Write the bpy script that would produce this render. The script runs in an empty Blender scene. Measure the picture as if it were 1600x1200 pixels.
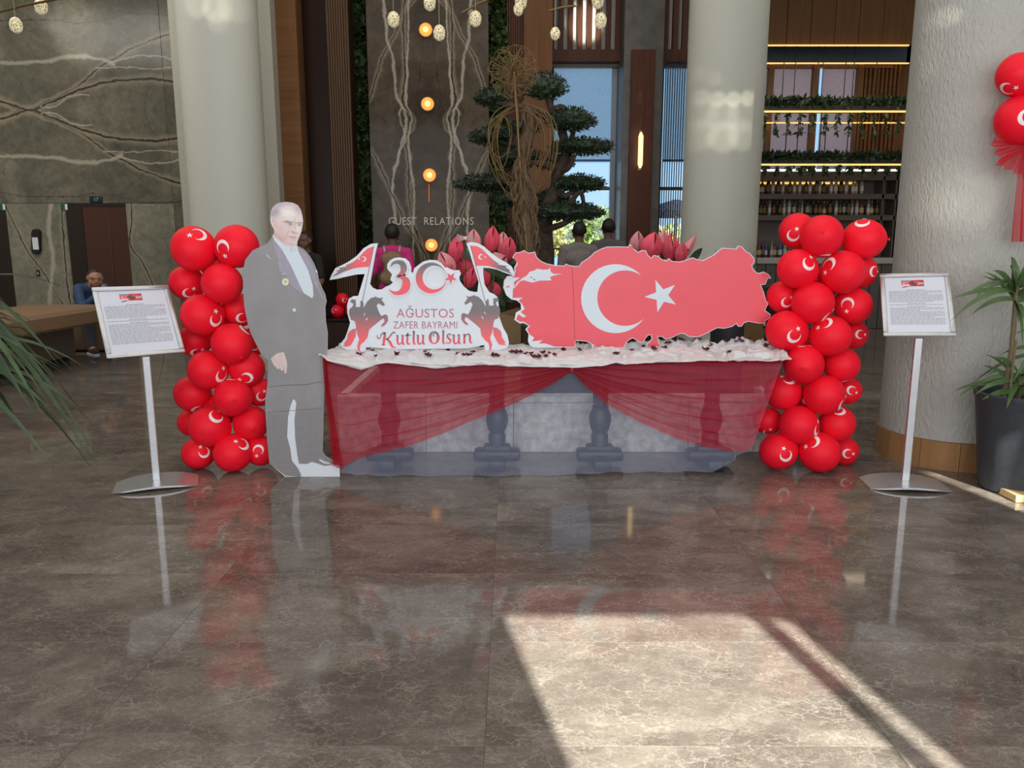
import bpy, bmesh, math, random
from mathutils import Vector, Matrix, Euler, noise, geometry

sc = bpy.context.scene
C = sc.collection
R = math.radians
random.seed(7)

# ------------------------------------------------------------------ camera, world, sun, lights, exposure
TILT = R(10.33); CT = math.cos(TILT); ST = math.sin(TILT)
EYE = 1.45; FPX = 1202.0
cam_data = bpy.data.cameras.new('camera')
cam_data.sensor_width = 36.0
cam_data.lens = FPX / 1600 * 36.0
cam_data.clip_end = 400
cam = bpy.data.objects.new('camera', cam_data)
C.objects.link(cam)
cam.location = (0, 0, EYE)
cam.rotation_euler = (R(90) - TILT, 0, 0)
sc.camera = cam

world = bpy.data.worlds.new('sky')
sc.world = world
world.use_nodes = True
wn = world.node_tree.nodes; wl = world.node_tree.links
wn.clear()
w_out = wn.new('ShaderNodeOutputWorld'); w_bg = wn.new('ShaderNodeBackground')
w_ramp = wn.new('ShaderNodeValToRGB'); w_sep = wn.new('ShaderNodeSeparateXYZ'); w_tc = wn.new('ShaderNodeTexCoord')
wl.new(w_tc.outputs['Generated'], w_sep.inputs[0]); wl.new(w_sep.outputs['Z'], w_ramp.inputs[0])
w_ramp.color_ramp.elements[0].position = 0.0; w_ramp.color_ramp.elements[0].color = (0.44, 0.68, 0.88, 1)
w_ramp.color_ramp.elements[1].position = 0.7; w_ramp.color_ramp.elements[1].color = (0.16, 0.36, 0.72, 1)
_e = w_ramp.color_ramp.elements.new(0.12); _e.color = (0.34, 0.60, 0.88, 1)
wl.new(w_ramp.outputs[0], w_bg.inputs[0]); w_bg.inputs[1].default_value = 1.3
wl.new(w_bg.outputs[0], w_out.inputs[0])

SUN_DIR = Vector((-0.205, 0.93, -0.67)).normalized()
def light(name, kind, loc, direction, energy, color=(1, 1, 1), **kw):
    d = bpy.data.lights.new(name, kind); d.energy = energy; d.color = color
    for k, v in kw.items(): setattr(d, k, v)
    o = bpy.data.objects.new(name, d); C.objects.link(o)
    o.location = loc
    o.rotation_euler = Vector(direction).to_track_quat('-Z', 'Y').to_euler()
    return o
light('sun', 'SUN', (4, -10, 12), SUN_DIR, 22.0, (0.98, 1.0, 0.91), angle=R(0.45))
# area lamp added behind the photographer, standing in for daylight from the front
light('facade_fill', 'AREA', (0.5, -1.85, 2.6), (0, 1, -0.10), 480, (0.97, 0.98, 1.0), shape='RECTANGLE', size=11.0, size_y=4.2)
# area lamps added under the ceiling to brighten hall, back and lift lobby
light('ceiling_fill', 'AREA', (0.0, 4.0, 6.05), (0, 0, -1), 210, (1.0, 0.97, 0.92), shape='RECTANGLE', size=10.0, size_y=6.0)
light('back_ceiling_fill', 'AREA', (0.0, 8.7, 6.05), (0, 0.35, -1), 150, (1.0, 0.93, 0.82), shape='RECTANGLE', size=14.0, size_y=1.8)
light('lift_lobby_fill', 'AREA', (-7.4, 8.4, 6.0), (0, 0.6, -1), 230, (1.0, 0.95, 0.86), shape='RECTANGLE', size=5.0, size_y=2.0)
# spot lamps added to imitate sun glints thrown back into the hall
def glint_spot(name, px, py, Y, energy, deg, src, color=(1.0, 0.95, 0.8)):
    u = (px - 800) / FPX; v = (600 - py) / FPX; d = Vector((u, CT + v * ST, -ST + v * CT)); p = d * (Y / d.y) + Vector((0, 0, EYE)); s_ = Vector(src)
    light(name, 'SPOT', s_, p - s_, energy, color, spot_size=R(deg), spot_blend=0.7, shadow_soft_size=0.02)
for _px, _py, _e, _d, _n in ((1100, 150, 560, 1.1, 0), (1122, 155, 700, 1.1, 0), (1145, 156, 800, 1.1, 0), (1168, 154, 800, 1.1, 0), (1190, 146, 560, 1.2, 0), (1095, 112, 300, 1.1, 0), (1118, 122, 200, 1.0, 0),
                             (1098, 176, 330, 2.2, 0), (1130, 180, 380, 2.2, 0), (1162, 180, 300, 2.4, 0), (1098, 210, 430, 2.2, 0), (1130, 214, 480, 2.2, 0), (1160, 212, 420, 2.2, 0)):
    glint_spot('glint_spot_column', _px, _py, 8.6, _e * 2.6, _d, (2.6, -1.7, 2.4))
for _px, _py, _e, _d in ((308, 8, 420, 1.8), (338, 14, 520, 1.8), (360, 12, 420, 1.8), (340, 34, 260, 1.4)): glint_spot('glint_spot_column', _px, _py, 8.6, _e * 3, _d, (-3.4, -1.7, 2.2))
for _px, _py, _e, _d in ((1450, 298, 60, 3.2), (1480, 304, 80, 3.4), (1510, 316, 80, 3.4), (1470, 322, 60, 3.0), (1500, 338, 60, 3.0), (1470, 255, 34, 1.6), (1495, 262, 34, 1.6), (1520, 270, 30, 1.6), (1490, 402, 36, 1.0), (1505, 405, 30, 0.9)):
    glint_spot('glint_spot_stucco', _px, _py, 4.85, _e * 3, _d, (2.2, -1.7, 2.0))
glint_spot('marble_highlight_spot', 122, 46, 13.0, 3600, 4.2, (-6.4, -1.7, 2.4)); glint_spot('slat_fill_spot', 915, 40, 11.8, 2600, 7.0, (1.0, 7.5, 2.4))  # added spots: one imitates a reflected highlight on the marble, one brightens the slats
light('bar_light', 'AREA', (5.0, 12.6, 4.3), (0, 0.3, -1), 26, (1.0, 0.82, 0.6), shape='RECTANGLE', size=3.0, size_y=0.8)

sc.view_settings.view_transform = 'Standard'
sc.view_settings.look = 'None'
sc.view_settings.gamma = 1.0
sc.view_settings.use_curve_mapping = False
sc.view_settings.exposure = -0.2

# ------------------------------------------------------------------ helpers
def ray(px, py):
    u = (px - 800) / FPX; v = (600 - py) / FPX
    return Vector((u, CT + v * ST, -ST + v * CT))
def at(px, py, Y):
    d = ray(px, py); s = Y / d.y
    return Vector((d.x * s, Y, EYE + d.z * s))
def ground(px, py, z=0.0):
    d = ray(px, py); s = (z - EYE) / d.z
    return Vector((d.x * s, d.y * s, z))
def cdepth(p): return p[1] * CT + (EYE - p[2]) * ST

def lin(c):
    return tuple(((x / 255) / 12.92 if x / 255 <= 0.04045 else ((x / 255 + 0.055) / 1.055) ** 2.4) for x in c)

class N:
    """tiny node-graph helper"""
    def __init__(self, name):
        self.m = bpy.data.materials.new(name); self.m.use_nodes = True
        self.t = self.m.node_tree; self.n = self.t.nodes; self.l = self.t.links
        self.bsdf = self.n['Principled BSDF']; self.out = self.n['Material Output']
    def add(self, kind, **kw):
        nd = self.n.new(kind)
        for k, v in kw.items(): setattr(nd, k, v)
        return nd
    def link(self, a, b): self.l.new(a, b)
    def val(self, sock, v):
        if hasattr(v, 'links') or isinstance(v, bpy.types.NodeSocket): self.l.new(v, sock)
        else: sock.default_value = v
    def math(self, op, a, b=0.0, clamp=False):
        nd = self.add('ShaderNodeMath', operation=op, use_clamp=clamp)
        self.val(nd.inputs[0], a); self.val(nd.inputs[1], b)
        return nd.outputs[0]
    def coord(self, which='Object'): return self.add('ShaderNodeTexCoord').outputs[which]
    def mapping(self, vec, scale=(1, 1, 1), loc=(0, 0, 0), rot=(0, 0, 0)):
        nd = self.add('ShaderNodeMapping'); self.l.new(vec, nd.inputs[0])
        nd.inputs['Scale'].default_value = scale; nd.inputs['Location'].default_value = loc; nd.inputs['Rotation'].default_value = rot
        return nd.outputs[0]
    def noise(self, vec, scale, detail=4, rough=0.5, dist=0.0):
        nd = self.add('ShaderNodeTexNoise'); self.l.new(vec, nd.inputs['Vector'])
        nd.inputs['Scale'].default_value = scale; nd.inputs['Detail'].default_value = detail
        nd.inputs['Roughness'].default_value = rough; nd.inputs['Distortion'].default_value = dist
        return nd.outputs['Fac'], nd.outputs['Color']
    def ramp(self, fac, stops):
        nd = self.add('ShaderNodeValToRGB'); self.l.new(fac, nd.inputs[0])
        el = nd.color_ramp.elements
        while len(el) < len(stops): el.new(0.5)
        for e, (p, c) in zip(el, stops):
            e.position = p; e.color = (*c, 1) if len(c) == 3 else c
        return nd.outputs[0]
    def mix(self, fac, a, b, blend='MIX'):
        nd = self.add('ShaderNodeMix', data_type='RGBA', blend_type=blend)
        self.val(nd.inputs[0], fac)
        self.val(nd.inputs[6], a if not isinstance(a, tuple) else (*a[:3], 1))
        self.val(nd.inputs[7], b if not isinstance(b, tuple) else (*b[:3], 1))
        return nd.outputs[2]
    def bump(self, h, strength=0.3, dist=0.01):
        nd = self.add('ShaderNodeBump'); self.l.new(h, nd.inputs['Height'])
        nd.inputs['Strength'].default_value = strength; nd.inputs['Distance'].default_value = dist
        self.l.new(nd.outputs[0], self.bsdf.inputs['Normal'])
    def color(self, c): self.val(self.bsdf.inputs['Base Color'], c if not isinstance(c, tuple) else (*c[:3], 1))
    def set(self, rough=0.5, metal=0.0, spec=0.5, **kw):
        self.bsdf.inputs['Roughness'].default_value = rough
        self.bsdf.inputs['Metallic'].default_value = metal
        self.bsdf.inputs['Specular IOR Level'].default_value = spec
        for k, v in kw.items(): self.bsdf.inputs[k].default_value = v

_mc = {}
def flat(name, rgb, rough=0.5, metal=0.0, spec=0.5, var=0.06, scale=30, bump=0.0):
    """plain colour with a fine procedural variation"""
    if name in _mc: return _mc[name]
    g = N(name); c = lin(rgb); f, _ = g.noise(g.coord(), scale, 3)
    lo = tuple(x * (1 - var) for x in c); hi = tuple(min(1, x * (1 + var)) for x in c)
    g.color(g.ramp(f, [(0.3, lo), (0.7, hi)])); g.set(rough, metal, spec)
    if bump: g.bump(f, bump, 0.004)
    _mc[name] = g.m
    return g.m
def glow(name, rgb, strength):
    g = N(name); g.color(lin(rgb)); g.bsdf.inputs['Emission Color'].default_value = (*lin(rgb), 1)
    g.bsdf.inputs['Emission Strength'].default_value = strength
    return g.m

def root_loc(o):
    while o.parent: o = o.parent
    return o.location.copy()
def tag(o, label=None, cat=None, group=None, kind=None):
    if label: o['label'] = label
    if cat: o['category'] = cat
    if group: o['group'] = group
    if kind: o['kind'] = kind
    return o
def thing(name, label, cat, loc=(0, 0, 0), group=None):
    o = bpy.data.objects.new(name, None); C.objects.link(o); o.location = loc; o.empty_display_size = 0.1
    return tag(o, label, cat, group)
def obj(name, bm, m, parent=None, smooth=True, loc=None, recalc=False):
    """bm holds WORLD coordinates; linked as one mesh object (child of parent)"""
    if recalc: bmesh.ops.recalc_face_normals(bm, faces=bm.faces)
    off = Vector((0, 0, 0))
    if parent: off = root_loc(parent)
    elif loc is not None: off = Vector(loc)
    if off.length: bmesh.ops.translate(bm, verts=bm.verts, vec=-off)
    me = bpy.data.meshes.new(name); bm.to_mesh(me); bm.free()
    for mm in (m if isinstance(m, (list, tuple)) else [m]): me.materials.append(mm)
    if smooth:
        for p in me.polygons: p.use_smooth = True
        if smooth != 'all' and hasattr(me, 'set_sharp_from_angle'): me.set_sharp_from_angle(angle=R(38))
    o = bpy.data.objects.new(name, me); C.objects.link(o)
    if parent: o.parent = parent
    elif loc is not None: o.location = loc
    return o
def struct(name, bm, m, parent=None, **kw):
    o = obj(name, bm, m, parent, **kw)
    if not parent: o['kind'] = 'structure'
    return o

def B(): return bmesh.new()
def box(bm, lo, hi, bevel=0.0, rot=None):
    lo = Vector(lo); hi = Vector(hi); c = (lo + hi) / 2; s = hi - lo
    r = bmesh.ops.create_cube(bm, size=1.0); vs = r['verts']
    for v in vs: v.co = Vector((v.co.x * s.x, v.co.y * s.y, v.co.z * s.z))
    if bevel:
        es = list({e for v in vs for e in v.link_edges})
        rr = bmesh.ops.bevel(bm, geom=es, offset=bevel, segments=2, affect='EDGES', profile=0.5)
        vs = list({v for f in rr['faces'] for v in f.verts} | {v for v in vs if v.is_valid})
    for v in vs: v.co = (rot @ v.co if rot else v.co) + c
    return vs
def ring(bm, pts): return [bm.verts.new(p) for p in pts]
def bridge(bm, a, b, closed=True):
    n = len(a)
    for i in range(n if closed else n - 1):
        j = (i + 1) % n
        bm.faces.new((a[i], a[j], b[j], b[i]))
def lathe(bm, prof, center=(0, 0, 0), seg=24, cap=True):
    c = Vector(center); prev = None; first = None
    for r, z in prof:
        rg = ring(bm, [c + Vector((r * math.cos(2 * math.pi * i / seg), r * math.sin(2 * math.pi * i / seg), z)) for i in range(seg)])
        if prev: bridge(bm, prev, rg)
        else: first = rg
        prev = rg
    if cap:
        bm.faces.new(prev)
        bm.faces.new(list(reversed(first)))
def tube(bm, pts, rad, seg=6, cap=True):
    pts = [Vector(p) for p in pts]; n = len(pts); prev = None
    for i, p in enumerate(pts):
        t = (pts[min(i + 1, n - 1)] - pts[max(i - 1, 0)])
        if t.length < 1e-9: t = Vector((0, 0, 1))
        t.normalize()
        a = t.cross(Vector((0, 1, 0)) if abs(t.y) < 0.9 else Vector((1, 0, 0))).normalized(); b = t.cross(a)
        r = rad[i] if isinstance(rad, (list, tuple)) else rad
        rg = ring(bm, [p + (a * math.cos(2 * math.pi * k / seg) + b * math.sin(2 * math.pi * k / seg)) * r for k in range(seg)])
        if prev: bridge(bm, prev, rg)
        elif cap: bm.faces.new(list(reversed(rg)))
        prev = rg
    if cap: bm.faces.new(prev)
def grid(bm, fn, nu, nv):
    vs = [[bm.verts.new(fn(i / nu, j / nv)) for j in range(nv + 1)] for i in range(nu + 1)]
    for i in range(nu):
        for j in range(nv):
            bm.faces.new((vs[i][j], vs[i + 1][j], vs[i + 1][j + 1], vs[i][j + 1]))
    return vs
def smooth_pts(pts, n=6, closed=False):
    """Catmull-Rom through pts (tuples of any length)"""
    out = []; L = len(pts)
    rng = range(L) if closed else range(L - 1)
    for i in rng:
        if closed: p0, p1, p2, p3 = (pts[(i + k) % L] for k in (-1, 0, 1, 2))
        else: p0, p1, p2, p3 = pts[max(i - 1, 0)], pts[i], pts[i + 1], pts[min(i + 2, L - 1)]
        for k in range(n):
            t = k / n
            out.append(tuple(0.5 * ((2 * b) + (-a + c) * t + (2 * a - 5 * b + 4 * c - d) * t * t + (-a + 3 * b - 3 * c + d) * t ** 3) for a, b, c, d in zip(p0, p1, p2, p3)))
    if not closed: out.append(tuple(pts[-1]))
    return out
def offset_poly(pts, d):
    """move every corner inwards by d (2-D)"""
    n = len(pts); area = sum(pts[i][0] * pts[(i + 1) % n][1] - pts[(i + 1) % n][0] * pts[i][1] for i in range(n)) / 2
    s = 1 if area > 0 else -1; out = []
    for i in range(n):
        a, b, c = Vector(pts[i - 1]), Vector(pts[i]), Vector(pts[(i + 1) % n])
        e1 = (b - a).normalized(); e2 = (c - b).normalized()
        n1 = Vector((-e1.y, e1.x)) * s; n2 = Vector((-e2.y, e2.x)) * s
        m = n1 + n2
        if m.length < 0.3: m = n1
        m.normalize(); k = d / max(0.5, m.dot(n1))
        out.append(tuple(b + m * k))
    return out
def plate(bm, pts3, thick=0.0, dirv=(0, 1, 0)):
    """polygon (3-D points on a plane) given thickness along dirv (away from the viewer)"""
    P = [Vector(p) for p in pts3]; d = Vector(dirv) * thick; n = len(P)
    nv = Vector((0, 0, 0))
    for i in range(n): nv += (P[i] - P[0]).cross(P[(i + 1) % n] - P[0])
    nv.normalize(); ax = nv.orthogonal().normalized(); ay = nv.cross(ax); o = P[0]
    co = [Vector(((p - o).dot(ax), (p - o).dot(ay))) for p in P]
    vs, _, fs, *_r = geometry.delaunay_2d_cdt(co, [(i, (i + 1) % n) for i in range(n)], [], 1, 1e-7)
    W = [o + ax * v.x + ay * v.y for v in vs]
    def face(vv, f, flip):
        f = list(reversed(f)) if flip else list(f)
        bm.faces.new([vv[i] for i in f])
    front = ring(bm, W); want = -Vector(dirv)
    for f in fs:
        q = (W[f[1]] - W[f[0]]).cross(W[f[2]] - W[f[0]]); face(front, f, q.dot(want) < 0)
    if thick:
        back = ring(bm, [w + d for w in W])
        for f in fs:
            q = (W[f[1]] - W[f[0]]).cross(W[f[2]] - W[f[0]]); face(back, f, q.dot(want) > 0)
        bridge(bm, ring(bm, P), ring(bm, [p + d for p in P]))
def ribbon(pts, closed=False):
    """[(x, y, width)] -> (left side, right side) 2-D points"""
    L, Rr = [], []; n = len(pts)
    for i in range(n):
        a = pts[max(i - 1, 0)]; b = pts[min(i + 1, n - 1)]
        t = Vector((b[0] - a[0], b[1] - a[1]))
        if t.length < 1e-9: t = Vector((1, 0))
        t.normalize(); nn = Vector((-t.y, t.x)) * pts[i][2] / 2
        L.append((pts[i][0] + nn.x, pts[i][1] + nn.y)); Rr.append((pts[i][0] - nn.x, pts[i][1] - nn.y))
    return L, Rr
def ribbon_mesh(bm, pts, mapf, off=0.0):
    L, Rr = ribbon(pts); o = Vector((0, -off, 0))
    a = ring(bm, [mapf(*p) + o for p in L]); b = ring(bm, [mapf(*p) + o for p in Rr])
    bridge(bm, a, b, closed=False)
def disc(bm, c, r, mapf, off=0.0, seg=24, ry=None):
    o = Vector((0, -off, 0))
    bm.faces.new(ring(bm, [mapf(c[0] + r * math.cos(2 * math.pi * k / seg), c[1] + (ry or r) * math.sin(2 * math.pi * k / seg)) + o for k in range(seg)]))
def crescent2d(c, r, ci, ri, n=40):
    """crescent polygon: outer circle minus inner circle (opening to +x of ci-c); returns outer list, inner list (same length)"""
    c = Vector(c); ci = Vector(ci); d = (ci - c); D = d.length; ang = math.atan2(d.y, d.x)
    x = (D * D + r * r - ri * ri) / (2 * D); x = max(-r, min(r, x))
    a = math.acos(x / r); b = math.acos(max(-1, min(1, (x - D) / ri)))
    outer = [(c.x + r * math.cos(ang + a + (2 * math.pi - 2 * a) * k / n), c.y + r * math.sin(ang + a + (2 * math.pi - 2 * a) * k / n)) for k in range(n + 1)]
    inner = [(ci.x + ri * math.cos(ang + b + (2 * math.pi - 2 * b) * k / n), ci.y + ri * math.sin(ang + b + (2 * math.pi - 2 * b) * k / n)) for k in range(n + 1)]
    return outer, inner
def crescent_mesh(bm, c, r, ci, ri, mapf, off=0.0, n=40):
    o = Vector((0, -off, 0)); a, b = crescent2d(c, r, ci, ri, n)
    bridge(bm, ring(bm, [mapf(*p) + o for p in a]), ring(bm, [mapf(*p) + o for p in b]), closed=False)
def star2d(c, r, rot=0.0, k=0.382):
    return [(c[0] + (r if i % 2 == 0 else r * k) * math.cos(rot + math.pi * i / 5), c[1] + (r if i % 2 == 0 else r * k) * math.sin(rot + math.pi * i / 5)) for i in range(10)]
def zoom(x0, y0, s, Y):
    """zoomed-crop coordinates -> point on the plane at distance Y"""
    return lambda u, v: at(x0 + u / s, y0 + v / s, Y)
def eval_mesh(o):
    dg = bpy.context.evaluated_depsgraph_get(); dg.update()
    me = bpy.data.meshes.new_from_object(o.evaluated_get(dg)); return me
def text_bm(body, mapf, x0, y0, x1, y1, off=0.0, extrude=0.0, spacing=1.0, bold=0.0):
    """text fitted in the 2-D box (x0,y0)-(x1,y1) of mapf, y downwards"""
    cu = bpy.data.curves.new('lettering', 'FONT'); cu.body = body; cu.space_character = spacing; cu.offset = bold; cu.resolution_u = 3
    to = bpy.data.objects.new('lettering', cu); C.objects.link(to)
    me = eval_mesh(to); bpy.data.objects.remove(to); bpy.data.curves.remove(cu)
    xs = [v.co.x for v in me.vertices]; ys = [v.co.y for v in me.vertices]
    ax, bx, ay, by = min(xs), max(xs), min(ys), max(ys)
    bm = B(); bm.from_mesh(me); bpy.data.meshes.remove(me)
    for v in bm.verts:
        v.co = mapf(x0 + (v.co.x - ax) / (bx - ax) * (x1 - x0), y1 + (v.co.y - ay) / (by - ay) * (y0 - y1)) + Vector((0, -off, 0))
    if extrude:
        r = bmesh.ops.extrude_face_region(bm, geom=bm.faces[:])
        bmesh.ops.translate(bm, verts=[g for g in r['geom'] if isinstance(g, bmesh.types.BMVert)], vec=(0, -extrude, 0))
        bmesh.ops.recalc_face_normals(bm, faces=bm.faces)
    return bm
def leaf_blade(bm, p, d, up, length, width, droop=0.4, seg=5, fold=0.15):
    """one long tapering leaf that arches and droops"""
    p = Vector(p); d = Vector(d).normalized(); side = d.cross(Vector(up)).normalized(); rows = []
    for i in range(seg + 1):
        t = i / seg
        c = p + d * (length * t) + Vector((0, 0, -droop * length * t * t))
        w = width * (0.35 + 2.4 * t - 2.75 * t * t) if t < 1 else 0.0
        w = max(w, 0.0) * 0.7
        rows.append(ring(bm, [c - side * w / 2, c + Vector((0, 0, -fold * w)), c + side * w / 2]))
    for a, b in zip(rows, rows[1:]): bridge(bm, a, b, closed=False)

# ------------------------------------------------------------------ materials of the setting
def marble_floor():
    g = N('polished_brown_marble')
    info = g.add('ShaderNodeObjectInfo')
    sc_ = g.add('ShaderNodeVectorMath', operation='SCALE'); g.link(g.coord('Object'), sc_.inputs[0]); sc_.inputs[3].default_value = 1.0
    cmb = g.add('ShaderNodeCombineXYZ')
    g.link(g.math('MULTIPLY', info.outputs['Random'], 37.0), cmb.inputs[0]); g.link(g.math('MULTIPLY', info.outputs['Random'], 91.0), cmb.inputs[1])
    ad = g.add('ShaderNodeVectorMath', operation='ADD'); g.link(sc_.outputs[0], ad.inputs[0]); g.link(cmb.outputs[0], ad.inputs[1])
    v = g.mapping(ad.outputs[0], (1.0, 1.6, 1), rot=(0, 0, 0.35))
    _, wc = g.noise(v, 3.0, 6, 0.65)
    _, wc2 = g.noise(v, 14.0, 4, 0.6)
    dv = g.mix(0.20, v, wc); dv = g.mix(0.05, dv, wc2)
    big, _ = g.noise(dv, 2.4, 7, 0.68, 0.8)
    base = g.ramp(big, [(0.28, lin((78, 70, 63))), (0.5, lin((104, 95, 88))), (0.72, lin((134, 124, 114)))])
    vor = g.add('ShaderNodeTexVoronoi', feature='DISTANCE_TO_EDGE'); g.link(dv, vor.inputs['Vector']); vor.inputs['Scale'].default_value = 17.0
    vein = g.ramp(vor.outputs['Distance'], [(0.0, (1, 1, 1)), (0.06, (0, 0, 0))])
    dv2 = g.mix(0.30, v, wc); dv2 = g.mix(0.07, dv2, wc2)
    vor2 = g.add('ShaderNodeTexVoronoi', feature='DISTANCE_TO_EDGE'); g.link(dv2, vor2.inputs['Vector']); vor2.inputs['Scale'].default_value = 42.0
    vein2 = g.ramp(vor2.outputs['Distance'], [(0.0, (1, 1, 1)), (0.09, (0, 0, 0))])
    nm, _ = g.noise(v, 4.0, 5, 0.6); nm = g.ramp(nm, [(0.40, (0, 0, 0)), (0.70, (1, 1, 1))])
    nm2, _ = g.noise(g.mapping(v, loc=(9, 4, 0)), 7.0, 5, 0.6); nm2 = g.ramp(nm2, [(0.42, (0, 0, 0)), (0.66, (1, 1, 1))])
    c = g.mix(g.math('MULTIPLY', g.math('MULTIPLY', vein, nm), 0.36), base, lin((196, 188, 176)))
    c = g.mix(g.math('MULTIPLY', g.math('MULTIPLY', vein2, nm2), 0.40), c, lin((184, 174, 162)))
    fine, _ = g.noise(v, 70, 5, 0.75)
    c = g.mix(0.55, c, g.ramp(fine, [(0.3, (0.55, 0.55, 0.55)), (0.7, (1.3, 1.3, 1.3))]), 'MULTIPLY')
    tone = g.ramp(info.outputs['Random'], [(0.0, (0.90, 0.90, 0.90)), (1.0, (1.10, 1.09, 1.08))])
    c = g.mix(1.0, c, tone, 'MULTIPLY')
    g.color(c); g.set(0.065, 0, 0.42)
    return g.m
M_FLOOR = marble_floor()

def vein_marble(name, base_lo, base_mid, base_hi, rect, veins, rough=0.18, amp=0.09, fold=None, spec=0.3):
    """book-matched marble; rect = (x0, x1, z0, z1) of local X/Z; veins = (axis, [(x, z)...], width, kind); fold = ('x'|'z', centre line)"""
    g = N(name); x0, x1, z0, z1 = rect
    sep = g.add('ShaderNodeSeparateXYZ'); g.link(g.coord('Object'), sep.inputs[0]); px_, pz_ = sep.outputs[0], sep.outputs[2]
    if fold:
        if fold[0] == 'z': pz_ = g.math('ADD', g.math('ABSOLUTE', g.math('SUBTRACT', pz_, fold[1])), fold[1])
        else: px_ = g.math('SUBTRACT', fold[1], g.math('ABSOLUTE', g.math('SUBTRACT', px_, fold[1])))
    cb = g.add('ShaderNodeCombineXYZ'); g.link(px_, cb.inputs[0]); g.link(pz_, cb.inputs[2]); co = cb.outputs[0]
    n1, nc = g.noise(co, 0.9, 7, 0.66, 1.0)
    c = g.ramp(n1, [(0.32, lin(base_lo)), (0.5, lin(base_mid)), (0.68, lin(base_hi))])
    n2, _ = g.noise(co, 8, 6, 0.7, 0.5)
    c = g.mix(0.5, c, g.ramp(n2, [(0.3, (0.52, 0.51, 0.50)), (0.7, (1.38, 1.36, 1.32))]), 'MULTIPLY')
    hv = g.add('ShaderNodeTexVoronoi', feature='DISTANCE_TO_EDGE'); g.link(g.mix(0.5, co, nc), hv.inputs['Vector']); hv.inputs['Scale'].default_value = 1.7
    c = g.mix(g.math('MULTIPLY', g.ramp(hv.outputs['Distance'], [(0.0, (1, 1, 1)), (0.012, (0, 0, 0))]), 0.35), c, lin((50, 44, 38)))
    X = g.math('DIVIDE', g.math('SUBTRACT', px_, x0), x1 - x0); Z = g.math('DIVIDE', g.math('SUBTRACT', pz_, z0), z1 - z0)
    wob, _ = g.noise(co, 2.2, 4, 0.6); wob2, _ = g.noise(co, 11, 4, 0.65)
    wv = g.math('ADD', g.math('MULTIPLY', g.math('SUBTRACT', wob, 0.5), amp), g.math('MULTIPLY', g.math('SUBTRACT', wob2, 0.5), amp * 0.5))
    for k, (axis, pts, w, kind) in enumerate(veins):
        fc = g.add('ShaderNodeFloatCurve'); a, b = (X, Z) if axis == 'x' else (Z, X)
        g.link(a, fc.inputs['Value']); cm = fc.mapping; cm.use_clip = False; cv = cm.curves[0]
        P = [((p[0] - x0) / (x1 - x0), (p[1] - z0) / (z1 - z0)) for p in pts]
        if axis != 'x': P = [(q, p) for p, q in P]
        P.sort(); lo, hi = P[0][0], P[-1][0]
        while len(cv.points) < len(P): cv.points.new(0.5, 0.5)
        for pt, (p, q) in zip(cv.points, P): pt.location = (p, q)
        for pt in cv.points: pt.handle_type = 'AUTO'
        cm.update()
        span = (z1 - z0) if axis == 'x' else (x1 - x0)
        d = g.math('ABSOLUTE', g.math('ADD', g.math('MULTIPLY', g.math('SUBTRACT', b, fc.outputs[0]), span), wv))
        inside = g.math('MULTIPLY', g.math('GREATER_THAN', a, lo), g.math('LESS_THAN', a, hi))
        wn_, _ = g.noise(g.mapping(co, (1, 1, 1), (k * 3.1, 0, k)), 4, 3)
        ww = g.math('MULTIPLY', wn_, 2.0 * w)
        def mask(width, soft=3.0):
            return g.math('MULTIPLY', g.math('MULTIPLY', g.math('SUBTRACT', 1.0, g.math('DIVIDE', d, width), clamp=True), soft, clamp=True), inside)
        if kind != 'dark': c = g.mix(g.math('MULTIPLY', mask(g.math('MULTIPLY', ww, 1.7 if kind == 'pale' else 2.6), 1.4), 0.66 if kind == 'pale' else 0.5), c, lin((186, 178, 164)) if kind == 'pale' else lin((160, 148, 128)))
        if kind != 'pale': c = g.mix(g.math('MULTIPLY', mask(g.math('MULTIPLY', ww, 0.5)), 0.9), c, lin((44, 37, 32)))
    g.color(c); g.set(rough, 0, spec)
    return g.m

def wood(name, rgb, scale=(14, 14, 0.7), rough=0.4, var=0.22):
    g = N(name); c = lin(rgb)
    f, _ = g.noise(g.mapping(g.coord('Object'), scale), 1.6, 5, 0.6, 1.2)
    g.color(g.ramp(f, [(0.28, tuple(x * (1 - var) for x in c)), (0.72, tuple(x * (1 + var) for x in c))])); g.set(rough, 0, 0.18)
    return g.m
M_WOOD_LIGHT = wood('honey_oak_veneer', (116, 80, 50), (0.8, 0.8, 9))
M_WOOD_LIGHT2 = wood('amber_oak_veneer', (106, 68, 40))
M_WOOD_DARK = wood('dark_brown_lacquer', (48, 30, 21), var=0.1, rough=0.35)
M_WOOD_SLAT = wood('brown_slat_wood', (84, 60, 43))
M_WOOD_RED = wood('red_brown_wood', (84, 50, 36))
M_WOOD_PLINTH = wood('plinth_oak', (150, 112, 74), (5, 5, 0.8))
M_WOOD_BAR = wood('bar_pelmet_oak', (110, 78, 50))
M_DARK = flat('dark_cavity', (22, 20, 19), 0.8)
M_PLASTER = flat('white_plaster', (200, 200, 190), 0.8)
M_BLACK = flat('black_metal', (28, 27, 27), 0.4)
M_ALU = flat('brushed_aluminium', (196, 198, 202), 0.32, 0.75)
M_WHITE = flat('white_board', (216, 222, 231), 0.45, var=0.015)
M_STONE = flat('grey_stone_cladding', (88, 84, 80), 0.35, var=0.25, scale=6)

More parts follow.
